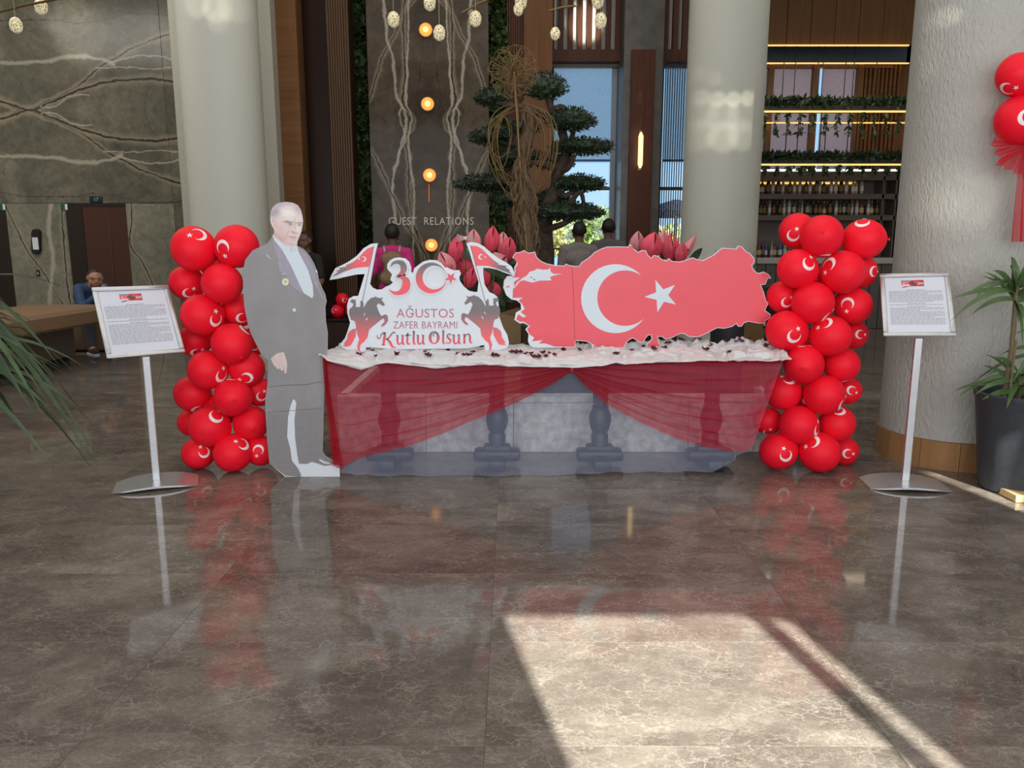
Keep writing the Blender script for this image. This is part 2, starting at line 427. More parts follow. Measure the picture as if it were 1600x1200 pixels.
def stucco(name, rgb, strength, scale=(34, 34, 14), rough=0.55):
    g = N(name); f, _ = g.noise(g.mapping(g.coord('Object'), scale), 1.0, 3, 0.6, 0.3)
    g.color(lin(rgb)); g.set(rough, 0, 0.4); g.bump(f, strength, 0.012)
    return g.m
M_STUCCO = stucco('glossy_white_stucco', (172, 171, 165), 1.0, (58, 58, 24))
M_STUCCO_FAR = stucco('white_column_plaster', (194, 194, 184), 0.3)

# ------------------------------------------------------------------ floor: every tile a piece
bm = B(); box(bm, (-11, -2.3, -0.12), (9.5, 14.8, -0.004))
floor = struct('floor', bm, M_FLOOR, smooth=False)
bm = B(); box(bm, (-0.5995, -0.2995, -0.0038), (0.5995, 0.2995, 0.0), bevel=0.0006)
tile0 = obj('tile', bm, M_FLOOR, floor, smooth=False)
first = True
for r in range(-1, 15):
    yc = 2.03 + 0.6 * r + 0.3
    for k in range(-8, 9):
        xc = -0.08 + 1.2 * k + 0.6
        if abs(xc) - 0.6 > 0.70 * (yc + 0.3) + 0.15: continue
        t = tile0 if first else tile0.copy()
        if not first: C.objects.link(t); t.parent = floor
        first = False; t.location = (xc, yc, 0)
bm = B(); box(bm, (-11, -2.3, 6.2), (9.5, 14.8, 6.3)); struct('ceiling', bm, M_PLASTER, smooth=False)
bm = B(); box(bm, (-10.6, -2.3, 0), (-10.5, 14.8, 6.2)); struct('wall_left', bm, M_PLASTER, smooth=False)
bm = B(); box(bm, (8.9, -2.3, 0), (9.0, 14.8, 6.2)); struct('wall_right', bm, M_PLASTER, smooth=False)
# unseen solid wall behind the photographer; door, side gap and added slit shape sunlight
bm = B()
for lo, hi in (((-10.5, 0), (1.08, 6.2)), ((1.08, 3.645), (2.12, 6.2)), ((2.045, 0), (2.12, 3.645)), ((2.185, 0), (4.185, 6.2)), ((2.12, 3.62), (2.185, 6.2)),
               ((4.185, 0), (4.30, 3.9)), ((4.185, 5.05), (4.30, 6.2)), ((4.30, 0), (8.9, 6.2))):
    box(bm, (lo[0], -2.23, lo[1]), (hi[0], -2.2, hi[1]))
struct('wall_front', bm, M_PLASTER, smooth=False)

# ------------------------------------------------------------------ marble wall with the lifts (back, far side)
YW = 13.0
def wp(px, py): p = at(px, py, YW); return (p.x, p.z)
rect = (-10.5, wp(272, 100)[0], 0.0, 6.2)
zA = wp(100, 318)[1]
xr = wp(246, 0)[0]
V = []
def mp(L): return [wp(*q) for q in L]
V += [('x', mp([(-60, 140), (-20, 152), (5, 160), (40, 172.5), (60, 165), (115, 137), (170, 96), (215, 72), (275, 48)]), 0.034, 'both'),
      ('x', mp([(-60, 165), (0, 158), (25, 166), (48, 172.5), (62, 168), (95, 152), (125, 139), (165, 129), (215, 124), (275, 128)]), 0.040, 'both'),
      ('x', mp([(-60, 98), (0, 98), (60, 97), (120, 89), (150, 91), (180, 101)]), 0.026, 'pale'),
      ('x', mp([(172, 97), (205, 89), (240, 88), (275, 96)]), 0.012, 'pale'), ('x', mp([(150, 108), (200, 104), (240, 108), (275, 104)]), 0.008, 'pale'),
      ('x', mp([(62, 166), (80, 168), (110, 150), (140, 148)]), 0.010, 'pale'), ('x', mp([(-40, 40), (60, 30), (140, 36), (200, 22), (275, 26)]), 0.010, 'dark')]
M_MARBLE_UP = vein_marble('green_grey_marble', (78, 77, 67), (104, 101, 89), (132, 126, 112), rect, V, rough=0.16, amp=0.12, fold=('z', wp(40, 172)[1]))
VL = [('z', [wp(8, 318), wp(22, 350), wp(45, 395), wp(70, 430), wp(100, 480), wp(130, 560)], 0.022, 'both'),
      ('z', [wp(80, 318), wp(76, 350), wp(82, 400), wp(78, 480), wp(80, 560)], 0.030, 'pale'),
      ('z', [wp(96, 318), wp(98, 350), wp(103, 420), wp(110, 480), wp(112, 560)], 0.026, 'both'),
      ('z', [wp(205, 318), wp(206, 350), wp(203, 380), wp(222, 410), wp(240, 450), wp(262, 520)], 0.024, 'both')]
M_MARBLE_LOW = vein_marble('pale_green_marble', (98, 99, 88), (122, 121, 108), (142, 138, 122), rect, VL, rough=0.16)
bm = B(); box(bm, (-10.5, YW + 0.03, 0), (rect[1] + 0.02, YW + 0.2, 6.2))
wall_bl = struct('wall_back_left', bm, M_DARK, smooth=False)
xd0, xd1 = wp(110, 400)[0], wp(203, 400)[0]
for x0, x1, z0, z1, m in ((-10.48, xr, zA + 0.006, 6.19, M_MARBLE_UP), (-10.48, xd0 - 0.003, 0.0, zA, M_MARBLE_LOW), (xd1 + 0.003, xr, 0.0, zA, M_MARBLE_LOW), (xr + 0.004, rect[1] + 0.02, 0.0, 6.19, M_MARBLE_UP)):
    bm = B(); box(bm, (x0, YW, z0), (x1, YW + 0.03, z1), bevel=0.002)
    obj('marble_slab', bm, m, wall_bl, smooth=False)
# bronze lift doors
M_BRONZE = flat('bronze_lift_door', (92, 62, 54), 0.28, 0.55)
M_BRONZE_D = flat('dark_bronze_frame', (52, 42, 38), 0.35, 0.4)
bm = B(); box(bm, (xd0, YW - 0.01, 0), (xd0 + 0.27, YW + 0.03, zA)); box(bm, (xd0 + 0.27, YW - 0.01, zA - 0.05), (xd1, YW + 0.03, zA))
lift = struct('door_1', bm, M_BRONZE_D, smooth=False)
lift['label'] = 'bronze lift door set into the veined marble wall'
xm = wp(176, 400)[0]
for a, b in ((xd0 + 0.27, xm - 0.004), (xm + 0.004, xd1)):
    bm = B(); box(bm, (a, YW + 0.0, 0), (b, YW + 0.03, zA - 0.05), bevel=0.004); obj('door_panel', bm, M_BRONZE, lift, smooth=False)
t = thing('lift_indicator', 'small black floor indicator above the bronze lift door', 'indicator', at(150, 312, YW))
a = at(140, 306, YW); b = at(161, 317, YW)
bm = B(); box(bm, (a.x, YW - 0.02, b.z), (b.x, YW, a.z), bevel=0.004); obj('housing', bm, M_BLACK, t)
M_DIM = glow('dim_display', (90, 150, 190), 0.35)
bm = text_bm('17', lambda x, y: at(x, y, YW - 0.021), 147.5, 309, 153.5, 314.5); obj('display_digits', bm, M_DIM, t, smooth=False)
for k, px in enumerate((4, 101)):
    t = thing('exit_sign', ['small green sign at the top of the marble beside the dark doorway', 'small green sign at the top of the marble beside the lift door'][k], 'sign', at(px, 323, YW))
    a = at(px - 6, 319, YW); b = at(px + 6, 328, YW)
    bm = B(); box(bm, (a.x, YW - 0.02, b.z), (b.x, YW, a.z)); obj('panel', bm, flat('sign_green', (20, 92, 62), 0.5), t, smooth=False)
    bm = B(); box(bm, (b.x - 0.04, YW - 0.024, b.z), (b.x, YW - 0.02, a.z)); obj('end_cap', bm, M_WHITE, t, smooth=False)
t = thing('wall_dispenser', 'black rounded dispenser with a white label on the marble wall', 'dispenser', at(55, 377, YW))
bm = B(); mpf = lambda x, y: at(x, y, YW - 0.07)
plate(bm, [mpf(55 + 6.4 * math.cos(q), 364 + 6.4 * math.sin(q)) for q in [math.pi + math.pi * k / 8 for k in range(9)]] + [mpf(55 + 6.4 * math.cos(q), 391 + 6.4 * math.sin(q)) for q in [math.pi * k / 8 for k in range(9)]], 0.07)
obj('body', bm, M_BLACK, t, recalc=True)
bm = B(); a = at(50, 371, YW - 0.07); b = at(61, 390, YW - 0.07); box(bm, (a.x, YW - 0.076, b.z), (b.x, YW - 0.0695, a.z)); obj('paper_label', bm, M_WHITE, t, smooth=False)
t = thing('call_button', 'tiny steel lift call button on the marble wall', 'button', at(60, 427, YW))
a = at(57, 422, YW); b = at(63, 432, YW)
bm = B(); box(bm, (a.x, YW - 0.012, b.z), (b.x, YW, a.z)); obj('plate', bm, M_BRONZE_D, t, smooth=False)
bm = B(); box(bm, (a.x + .015, YW - 0.018, b.z + .03), (b.x - .015, YW - 0.012, a.z - .03)); obj('push_button', bm, M_ALU, t, smooth=False)
# dark doorway at the very edge
bm = B(); a = at(-40, 330, YW); b = at(9, 330, YW); box(bm, (a.x, YW - 0.015, 0), (b.x, YW - 0.001, zA - 0.05)); struct('door_2', bm, M_BRONZE_D, smooth=False)

# ------------------------------------------------------------------ columns
def column(name, px, py, Y, rad, m, seg=64):
    c = at(px, py, Y); bm = B()
    lathe(bm, [(rad, 0.0), (rad, 6.2)], (c.x, Y, 0), seg)
    return struct(name, bm, m), c.x
col_a, xa = column('pillar_round', 338, 0, 9.0, 0.425, M_STUCCO_FAR)
col_b, xb = column('pillar_round', 1140, 0, 9.0, 0.425, M_STUCCO_FAR)
col_a['label'] = 'white round column behind the cutout man'; col_b['label'] = 'white round column between the window and the bar'
bm = B(); a = at(261, 0, 9.9); b = at(421, 0, 9.9); box(bm, (a.x, 9.9, 0), (b.x, 10.5, 6.2)); struct('pillar_square', bm, flat('grey_plaster', (168, 166, 154), 0.8), smooth=False)
RCX, RCY, RCR = 3.02, 5.20, 0.43
bm = B(); lathe(bm, [(RCR, 0.19), (RCR, 6.2)], (RCX, RCY, 0), 96)
col_r = struct('pillar_stucco', bm, M_STUCCO); col_r['label'] = 'thick white stucco column with a wooden plinth by the potted plant'
for k in range(12):                                  # curved plinth boards
    a0 = 2 * math.pi * k / 12 + 0.20 + 0.004; a1 = 2 * math.pi * (k + 1) / 12 + 0.20 - 0.004
    bm = B(); prof = [(RCR - 0.03, 0.0), (RCR + 0.012, 0.0), (RCR + 0.012, 0.188), (RCR - 0.03, 0.188)]; prev = None
    for s in range(7):
        q = a0 + (a1 - a0) * s / 6
        rg = ring(bm, [(RCX + r * math.cos(q), RCY + r * math.sin(q), z) for r, z in prof])
        if prev: bridge(bm, prev, rg)
        else: bm.faces.new(list(reversed(rg)))
        prev = rg
    bm.faces.new(prev)
    obj('plank', bm, M_WOOD_PLINTH, col_r, recalc=True)

# ------------------------------------------------------------------ tall panels at the back
def xat(px, Y, py=0): return at(px, py, Y).x
bm = B(); box(bm, (xat(398, 11.9), 11.9, 0), (xat(866, 11.9), 12.0, 6.2)); wall_back = struct('wall_back', bm, M_DARK, smooth=False)
def panel(name, p0, p1, Y, m, thick=0.3, z0=0.0, z1=6.19, py=0):
    bm = B(); box(bm, (xat(p0, Y, py), Y, z0), (xat(p1, Y, py), Y + thick, z1), bevel=0.003)
    return obj(name, bm, m, wall_back, smooth=False)
panel('veneer_panel', 414, 461, 10.1, M_WOOD_LIGHT)
panel('veneer_panel', 461, 512, 10.6, M_WOOD_DARK)
panel('backing_panel', 508, 543, 10.15, M_WOOD_DARK)
for k in range(9): panel('slat', 508.5 + 3.85 * k, 511.4 + 3.85 * k, 10.10, M_WOOD_SLAT, 0.06)
M_DEEP = flat('planting_backing', (16, 18, 13), 0.9)
panel('backing_panel', 543, 575, 11.3, M_DEEP)
panel('backing_panel', 760, 796, 11.3, M_DEEP)
panel('backing_panel', 791, 822, 10.95, M_WOOD_DARK)
for k in range(8): panel('slat', 791.5 + 3.6 * k, 794.2 + 3.6 * k, 10.9, M_WOOD_RED, 0.06)
panel('veneer_panel', 819, 864, 10.85, M_WOOD_LIGHT2)
# dark marble slab of the guest desk
YS = 10.5
def sp(u, v): p = at(400 + u / 3, v / 3, YS); return (p.x, p.z)
srect = (xat(571, YS), xat(763, YS), 0.0, 6.2)
def vv(L): return [sp(*q) for q in L]
VS = []
for pts, w, kind in (([(768, -60), (745, 0), (690, 60), (640, 180), (590, 280), (545, 420), (500, 560)], 0.018, 'both'),
                     ([(705, -60), (700, 0), (690, 150), (700, 330), (690, 470), (738, 580), (700, 650), (715, 750), (720, 950), (780, 1200), (800, 1400)], 0.022, 'both'),
                     ([(720, -60), (716, 100), (712, 300), (704, 460), (724, 560), (716, 640), (722, 760), (740, 900), (735, 1100), (750, 1400)], 0.012, 'pale'),
                     ([(598, -60), (600, 0), (612, 170), (640, 270), (655, 420), (700, 560), (676, 700), (640, 900), (655, 1100), (670, 1400)], 0.014, 'pale'),
                     ([(690, 500), (672, 560), (700, 640), (668, 720), (640, 860), (650, 1000), (640, 1400)], 0.008, 'pale'),
                     ([(790, 180), (775, 300), (760, 420), (772, 540)], 0.008, 'dark'),
                     ([(535, 690), (560, 740), (600, 830), (660, 960), (720, 1080), (790, 1190), (850, 1350)], 0.022, 'both')):
    VS.append(('z', vv(pts), w, kind))
M_SLAB = vein_marble('dark_polished_marble', (58, 51, 44), (74, 66, 56), (94, 84, 72), srect, VS, rough=0.10, amp=0.12, fold=('x', sp(808, 300)[0]), spec=0.10)
bm = B(); box(bm, (srect[0], YS, 0), (srect[1], YS + 0.12, 6.19), bevel=0.004); obj('marble_slab', bm, M_SLAB, wall_back, smooth=False)

# windows, beams and pillar on the right-hand part of the back
YG = 12.0
M_BLINDCLOTH = None
def blind_mat(name, rgb, trans):
    g = N(name); c = lin(rgb); co = g.coord('Object')
    f, _ = g.noise(g.mapping(co, (90, 90, 12)), 1, 2)
    dif = g.add('ShaderNodeBsdfDiffuse'); trl = g.add('ShaderNodeBsdfTranslucent'); trp = g.add('ShaderNodeBsdfTransparent')
    col = g.ramp(f, [(0.3, tuple(x * 0.8 for x in c)), (0.7, c)])
    for nd in (dif, trl): g.link(col, nd.inputs[0])
    a = g.add('ShaderNodeMixShader'); a.inputs[0].default_value = 0.7; g.link(dif.outputs[0], a.inputs[1]); g.link(trl.outputs[0], a.inputs[2])
    b = g.add('ShaderNodeMixShader'); b.inputs[0].default_value = trans; g.link(a.outputs[0], b.inputs[1]); g.link(trp.outputs[0], b.inputs[2])
    g.link(b.outputs[0], g.out.inputs[0]); return g.m
M_BLIND = blind_mat('screen_blind_cloth', (200, 218, 240), 0.55)
def glass_mat():
    g = N('window_glass'); trp = g.add('ShaderNodeBsdfTransparent'); gl = g.add('ShaderNodeBsdfGlossy'); gl.inputs['Roughness'].default_value = 0.03
    fr = g.add('ShaderNodeFresnel'); fr.inputs[0].default_value = 1.45; mx = g.add('ShaderNodeMixShader')
    trp.inputs[0].default_value = (0.95, 0.98, 0.99, 1)
    g.link(fr.outputs[0], mx.inputs[0]); g.link(trp.outputs[0], mx.inputs[1]); g.link(gl.outputs[0], mx.inputs[2]); g.link(mx.outputs[0], g.out.inputs[0]); return g.m
M_GLASS = glass_mat()
M_FRAME = flat('dark_bronze_window_frame', (60, 50, 46), 0.45)
M_FRAME_L = flat('pale_window_jamb', (150, 160, 172), 0.5)
def zat(py, Y, px=900): return at(px, py, Y).z
wins = ((862, 971), (1032, 1084))
for wi, (p0, p1) in enumerate(wins):
    x0, x1 = xat(p0, YG, 200), xat(p1, YG, 200)
    bm = B()
    box(bm, (x0, YG, zat(297, YG)), (x1, YG + 0.06, zat(292, YG)))          # transom
    box(bm, (x0, YG, 0), (x0 + 0.03, YG + 0.08, 4.6)); box(bm, (x1 - 0.05, YG, 0), (x1, YG + 0.08, 4.6)); box(bm, (x0, YG, 0), (x1, YG + 0.08, 0.05))
    w = struct('window_%d' % (wi + 1), bm, M_FRAME, smooth=False)
    for za, zb in ((0.05, zat(297, YG)), (zat(292, YG), 4.5)):
        bm = B(); box(bm, (x0 + 0.03, YG + 0.03, za), (x1 - 0.05, YG + 0.036, zb)); obj('pane', bm, M_GLASS, w, smooth=False)
    bm = B(); box(bm, (x1 - 0.16, YG - 0.04, 0), (x1 - 0.05, YG + 0.0, zat(100, YG))); obj('side_jamb', bm, M_FRAME_L, w, smooth=False) if wi == 0 else bm.free()
    t = thing('roller_blind', ['blue-grey screen blind half drawn over the window behind the bonsai', 'blue-grey screen blind behind the hanging strings of the narrow window'][wi], 'blind', ((x0 + x1) / 2, YG - 0.08, zat(110, YG)))
    bm = B(); box(bm, (x0 + 0.03, YG - 0.082, zat(250, YG)), (x1 - 0.06 - (0.11 if wi == 0 else 0), YG - 0.080, zat(104, YG))); obj('screen_cloth', bm, M_BLIND, t, smooth=False)
    bm = B(); box(bm, (x0 + 0.03, YG - 0.09, zat(253.5, YG)), (x1 - 0.06 - (0.11 if wi == 0 else 0), YG - 0.07, zat(250, YG)), bevel=0.004); obj('bottom_bar', bm, flat('blind_bar', (70, 90, 140), 0.5), t, smooth=False)
    bm = B(); box(bm, (x0, YG - 0.14, zat(108, YG)), (x1, YG - 0.02, zat(96, YG))); obj('cassette', bm, flat('blind_cassette', (120, 108, 100), 0.5), t, smooth=False)
# beam and vertical slats over the windows
x0, x1 = xat(856, 11.7), xat(1100, 11.7)
bm = B(); box(bm, (x0, 11.7, zat(96, 11.7)), (x1, 12.1, zat(77, 11.7)), bevel=0.006)
beam = struct('beam_over_windows', bm, M_WOOD_RED, smooth=False)
bm = B(); box(bm, (x0, 12.0, zat(80, 11.7)), (x1, 12.1, 6.2)); obj('backing_panel', bm, flat('pale_slat_backing', (232, 226, 218), 0.7), beam, smooth=False)
for k in range(17):
    a = xat(858 + 15.0 * k, 11.75); bm = B(); box(bm, (a, 11.75, zat(80, 11.75)), (a + 0.075, 11.83, 6.19), bevel=0.004); obj('slat', bm, M_WOOD_RED, beam, smooth=False)
# stone pillar with a brown panel
bm = B(); box(bm, (xat(972, 11.3, 200), 11.3, 0), (xat(1033, 11.3, 200), 12.1, 6.2), bevel=0.006)
pil = struct('pillar_stone', bm, M_STONE, smooth=False)
bm = B(); box(bm, (xat(983, 11.3, 200), 11.26, 0), (xat(1020, 11.3, 200), 11.3, zat(77, 11.26)), bevel=0.006); obj('wood_panel', bm, M_WOOD_RED, pil, smooth=False)
M_LAMP_WARM = glow('warm_lamp_glass', (255, 214, 140), 2.2)
M_BRASS = flat('brass', (124, 98, 60), 0.4, 0.7)
t = thing('wall_light', 'slim upright glowing wall light on the brown panel of the stone pillar', 'lamp', at(1000, 235, 11.25))
a = at(996.5, 207, 11.24); b = at(1004.5, 263, 11.24)
bm = B(); lathe(bm, [(0.012, b.z), (0.034, b.z + 0.05), (0.034, a.z - 0.05), (0.012, a.z)], ((a.x + b.x) / 2, 11.22, 0), 12); obj('lamp_tube', bm, M_LAMP_WARM, t)
bm = B(); box(bm, (a.x + 0.02, 11.245, b.z - 0.03), (b.x - 0.02, 11.262, a.z + 0.03)); obj('back_plate', bm, M_BRASS, t, smooth=False)
t = thing('string_curtain', 'curtain of dark vertical strings in front of the narrow window', 'curtain', at(1055, 100, YG - 0.3))
for k in range(13):
    a = xat(1033 + 3.7 * k, YG - 0.3, 200); bm = B(); box(bm, (a, YG - 0.3, 0.05), (a + 0.013, YG - 0.29, zat(90, YG - 0.3))); obj('string', bm, flat('dark_string', (44, 48, 60), 0.7), t, smooth=False)

# wall behind the bar
YB = 14.2
x0, x1 = xat(1085, YB), xat(1480, YB)
def zb(py): return at(1300, py, YB).z
bm = B(); box(bm, (x0, YB + 0.25, 0), (x1, YB + 0.35, zb(268))); box(bm, (x0, YB + 0.25, zb(100)), (x1, YB + 0.35, 6.2)); box(bm, (x1 - 0.6, YB + .25, 0), (8.9, YB + .35, 6.2)); box(bm, (xat(1080, YG, 200), YG + 0.1, 0), (x0 + .1, YG + 0.2, 6.2)); box(bm, (x0, YG + 0.1, 0), (x0 + .1, YB + .3, 6.2))
wall_bar = struct('wall_back_right', bm, flat('bar_back_wall', (92, 82, 78), 0.6), smooth=False)
for k, (p0, p1) in enumerate(((1186, 1232), (1232, 1270), (1270, 1308), (1308, 1346), (1346, 1384), (1384, 1440))):   # oak pelmet boards
    bm = B(); box(bm, (xat(p0, YB - 0.9) + 0.004, YB - 0.9, at(1300, 69, YB - 0.9).z), (xat(p1, YB - 0.9) - 0.004, YB - 0.86, 6.19), bevel=0.003); obj('plank', bm, M_WOOD_BAR, wall_bar, smooth=False)
M_LED = glow('warm_led_strip', (255, 196, 110), 1.5)
M_LED_COOL = glow('white_led_strip', (235, 240, 245), 2.2)
M_GREYBLIND = blind_mat('mauve_blind_cloth', (206, 188, 194), 0.12)
for p0, p1 in ((1195, 1232), (1240, 1272), (1279, 1284), (1287, 1334)):
    pass
def bx2(name, p0, p1, ya, yb, Y, th, m, par, bev=0.0):
    bm = B(); box(bm, (xat(p0, Y, (ya + yb) / 2), Y, at(1300, yb, Y).z), (xat(p1, Y, (ya + yb) / 2), Y + th, at(1300, ya, Y).z), bevel=bev)
    return obj(name, bm, m, par, smooth=False)
bar_win = struct('window_3', (lambda b: (box(b, (xat(1186, YB), YB + .1, zb(104)), (xat(1410, YB), YB + .2, zb(100))), b)[1])(B()), M_WOOD_BAR, smooth=False)
for p0, p1 in ((1198, 1206), (1267, 1276), (1336, 1345)):
    bx2('mullion', p0, p1, 100, 272, YB + 0.08, 0.12, M_WOOD_BAR, bar_win)
bx2('blind_cloth', 1186, 1268, 101, 272, YB + 0.2, 0.01, M_GREYBLIND, bar_win)
bx2('blind_cloth', 1281.5, 1337, 101, 272, YB + 0.2, 0.01, M_GREYBLIND, bar_win)
bx2('backing_panel', 1340, 1420, 101, 272, YB + 0.2, 0.02, M_WOOD_BAR, bar_win)
for k in range(9): bx2('slat', 1347 + 6.4 * k, 1350 + 6.4 * k, 101, 272, YB + 0.12, 0.05, M_WOOD_LIGHT, bar_win)

# ------------------------------------------------------------------ bar: hanging planters, shelves, bottles, counter
def leafy(bm, fn, n, size, rnd):
    """scatter n small pointed leaves; fn() -> (point, outward direction)"""
    for _ in range(n):
        p, d = fn(); s = size * rnd.uniform(0.6, 1.3)
        d = (Vector(d) + Vector((rnd.uniform(-.8, .8), rnd.uniform(-.8, .8), rnd.uniform(-.8, .8)))).normalized()
        a = d.orthogonal().normalized(); a.rotate(Matrix.Rotation(rnd.uniform(0, 6.28), 3, d))
        p = Vector(p)
        bm.faces.new(ring(bm, [p, p + d * s * 0.5 + a * s * 0.22, p + d * s, p + d * s * 0.5 - a * s * 0.22]))
def leafmat(name, rgb, var=0.45):
    g = N(name); c = lin(rgb); f, _ = g.noise(g.coord('Object'), 7, 3)
    g.color(g.ramp(f, [(0.3, tuple(x * (1 - var) for x in c)), (0.7, tuple(x * (1 + var) for x in c))])); g.set(0.5)
    return g.m
M_IVY = leafmat('dark_ivy_leaf', (44, 62, 40))
M_STEEL_D = flat('dark_steel', (46, 44, 44), 0.5)
YP = 13.2
rnd = random.Random(3)
for k, (y0, y1, yl, w) in enumerate(((152, 175, 178, 'upper'), (238, 256, 260, 'lower'))):
    c = at(1300, yl, YP); x0, x1 = xat(1180, YP, yl), xat(1425, YP, yl)
    t = thing('hanging_planter', '%s trough of dark trailing plants hung over the bar, lit underneath' % w, 'planter', (c.x, YP, c.z), 'hanging planters over the bar')
    zt = at(1300, (y0 + y1) / 2 + 4, YP).z
    bm = B(); box(bm, (x0, YP - 0.15, c.z + 0.03), (x1, YP + 0.15, zt), bevel=0.005); obj('trough', bm, M_STEEL_D, t, smooth=False)
    bm = B(); box(bm, (x0, YP - 0.16, c.z + 0.002), (x1, YP - 0.12, c.z + 0.026)); obj('light_strip', bm, M_LED, t, smooth=False)
    ztop = at(1300, y0, YP).z
    def fn():
        u = rnd.random()
        if u < 0.82: return (rnd.uniform(x0, x1), YP + rnd.uniform(-.19, .15), rnd.uniform(c.z + 0.06, ztop - 0.05)), (0, -.6, .5)
        xx = x0 + (x1 - x0) * (math.floor(rnd.random() * 13) + 0.5 + rnd.uniform(-.08, .08)) / 13
        return (xx, YP - 0.17, c.z - rnd.random() ** 1.5 * (0.34 if k == 0 else 0.12)), (0, -.3, -.9)
    bm = B(); leafy(bm, fn, 2600, 0.10, rnd); o = obj('foliage', bm, M_IVY, t, smooth=False); o['kind'] = 'stuff'
    ztopr = at(1300, 72, YP).z
    for px in (1222, 1240, 1275, 1283, 1318, 1331, 1366):
        bm = B(); xx = xat(px + (5 if k else 0), YP, y0); tube(bm, [(xx, YP, c.z + .05), (xx, YP, ztopr if k == 0 else at(1300, 176, YP).z)], 0.008, 5); obj('rod', bm, M_BLACK, t)
def ledbar(label, py, p0, p1, Y, m, h=0.008):
    c = at((p0 + p1) / 2, py, Y); bm = B(); box(bm, (xat(p0, Y, py), Y - 0.02, c.z - h), (xat(p1, Y, py), Y + 0.02, c.z + h))
    return tag(obj('light_strip', bm, m, loc=c, smooth=False), label, 'light')
ledbar('warm light strip along the bottom edge of the oak pelmet over the bar', 71, 1180, 1420, YB - 0.95, M_LED)
ledbar('warm light strip under the blue-grey band above the bar windows', 99, 1180, 1420, YB + 0.05, M_LED)
ledbar('thin warm light strip crossing the bar windows between the two hanging planters', 192, 1180, 1425, YB + 0.05, M_LED, 0.008)
ledbar('bright white light strip right under the lower hanging planter', 266, 1180, 1425, YB - 0.2, M_LED_COOL, 0.016)
bm = B(); box(bm, (xat(1175, YB - .1), YB + 0.02, zb(97)), (xat(1430, YB - .1), YB + 0.08, zb(72))); obj('band_panel', bm, flat('blue_grey_band', (72, 86, 100), 0.4), wall_bar, smooth=False)

YSH = 13.9
sx0, sx1 = xat(1172, YSH, 300), xat(1398, YSH, 300)
def zs(py): return at(1300, py, YSH).z
M_SHELF = flat('grey_brown_shelf', (92, 82, 76), 0.5); M_SHELF_B = flat('shelf_backing', (104, 92, 86), 0.5)
t = thing('bar_shelving', 'grey-brown back bar shelving filled with bottles', 'shelf', ((sx0 + sx1) / 2, YSH, 0))
bm = B(); box(bm, (sx0, YSH + 0.20, zs(410)), (sx1, YSH + 0.22, zs(272))); obj('back_panel', bm, M_SHELF_B, t, smooth=False)
for ya, yb in ((270, 283), (303.5, 312), (336.5, 345)):
    bm = B(); box(bm, (sx0, YSH - 0.14, zs(yb)), (sx1, YSH + 0.2, zs(ya)), bevel=0.006); obj('shelf_board', bm, M_SHELF, t, smooth=False)
for px in (1376, 1396):
    bm = B(); a = xat(px, YSH, 300); box(bm, (a - 0.03, YSH - 0.14, zs(410)), (a, YSH + 0.2, zs(272))); obj('side_board', bm, M_SHELF, t, smooth=False)
bm = B(); box(bm, (xat(1190, YSH, 285), YSH + 0.17, zs(286.4)), (xat(1345, YSH, 285), YSH + 0.2, zs(283.5))); obj('light_strip', bm, M_LED, t, smooth=False)
t = thing('bar_counter', 'bar counter with a pale worktop and upright grey front boards', 'counter', ((sx0 + sx1) / 2, YSH - 0.1, 0))
zc = zs(402)
bm = B(); box(bm, (sx0, YSH - 0.6, zc - 0.1), (sx1 + 0.4, YSH + 0.19, zc), bevel=0.01); obj('worktop', bm, flat('pale_worktop', (176, 172, 168), 0.35), t, smooth=False)
nb = 16
for k in range(nb):
    a = sx0 + (sx1 + 0.35 - sx0) * k / nb; b = sx0 + (sx1 + 0.35 - sx0) * (k + 1) / nb - 0.012
    bm = B(); box(bm, (a, YSH - 0.55, 0.0), (b, YSH - 0.52, zc - 0.1), bevel=0.004); obj('board', bm, flat('grey_board', (92, 86, 82), 0.5), t, smooth=False)
bm = B(); box(bm, (sx0, YSH - 0.515, 0), (sx1 + .3, YSH - 0.45, zc - .1)); obj('carcass', bm, M_DARK, t, smooth=False)

def glassy(name, rgb, rough=0.12):
    return flat(name, rgb, rough, 0, 0.8, var=0.1)
BOT = [('clear spirit bottle with a pale label', glassy('clear_bottle_glass', (150, 148, 142)), (200, 196, 188), 0.030, 0.30),
       ('dark brown liquor bottle', glassy('brown_bottle_glass', (52, 34, 26)), (120, 96, 60), 0.034, 0.29),
       ('green wine bottle', glassy('green_bottle_glass', (40, 62, 42)), (170, 164, 150), 0.033, 0.32),
       ('amber whisky bottle', glassy('amber_bottle_glass', (108, 66, 36)), (190, 170, 130), 0.038, 0.26),
       ('blue gin bottle', glassy('blue_bottle_glass', (54, 78, 150)), (200, 205, 215), 0.033, 0.27)]
protos = {}
def bottle(kind, row, loc, where, group):
    lab, m, lc, r, h = BOT[kind]
    if kind not in protos:
        bm = B(); lathe(bm, [(r * .9, 0), (r, 0.01), (r, h * .58), (r * .75, h * .68), (r * .36, h * .76), (r * .33, h * .93), (r * .42, h * .94), (r * .42, h)], (0, 0, 0), 10)
        me_o = obj('bottle', bm, m); bm = B(); lathe(bm, [(r * 1.02, h * .16), (r * 1.02, h * .46)], (0, 0, 0), 10, cap=False)
        la = obj('paper_label', bm, flat('bottle_label_%d' % kind, lc, 0.6), me_o); protos[kind] = (me_o, la); o = me_o
    else:
        src, ls = protos[kind]; o = src.copy(); C.objects.link(o); la = ls.copy(); C.objects.link(la); la.parent = o
    o.location = loc; o.rotation_euler = (0, 0, rnd.uniform(0, 6)); s = rnd.uniform(0.9, 1.08); o.scale = (s * 1.05, s * 1.05, s)
    return tag(o, '%s %s' % (lab, where), 'bottle', group)
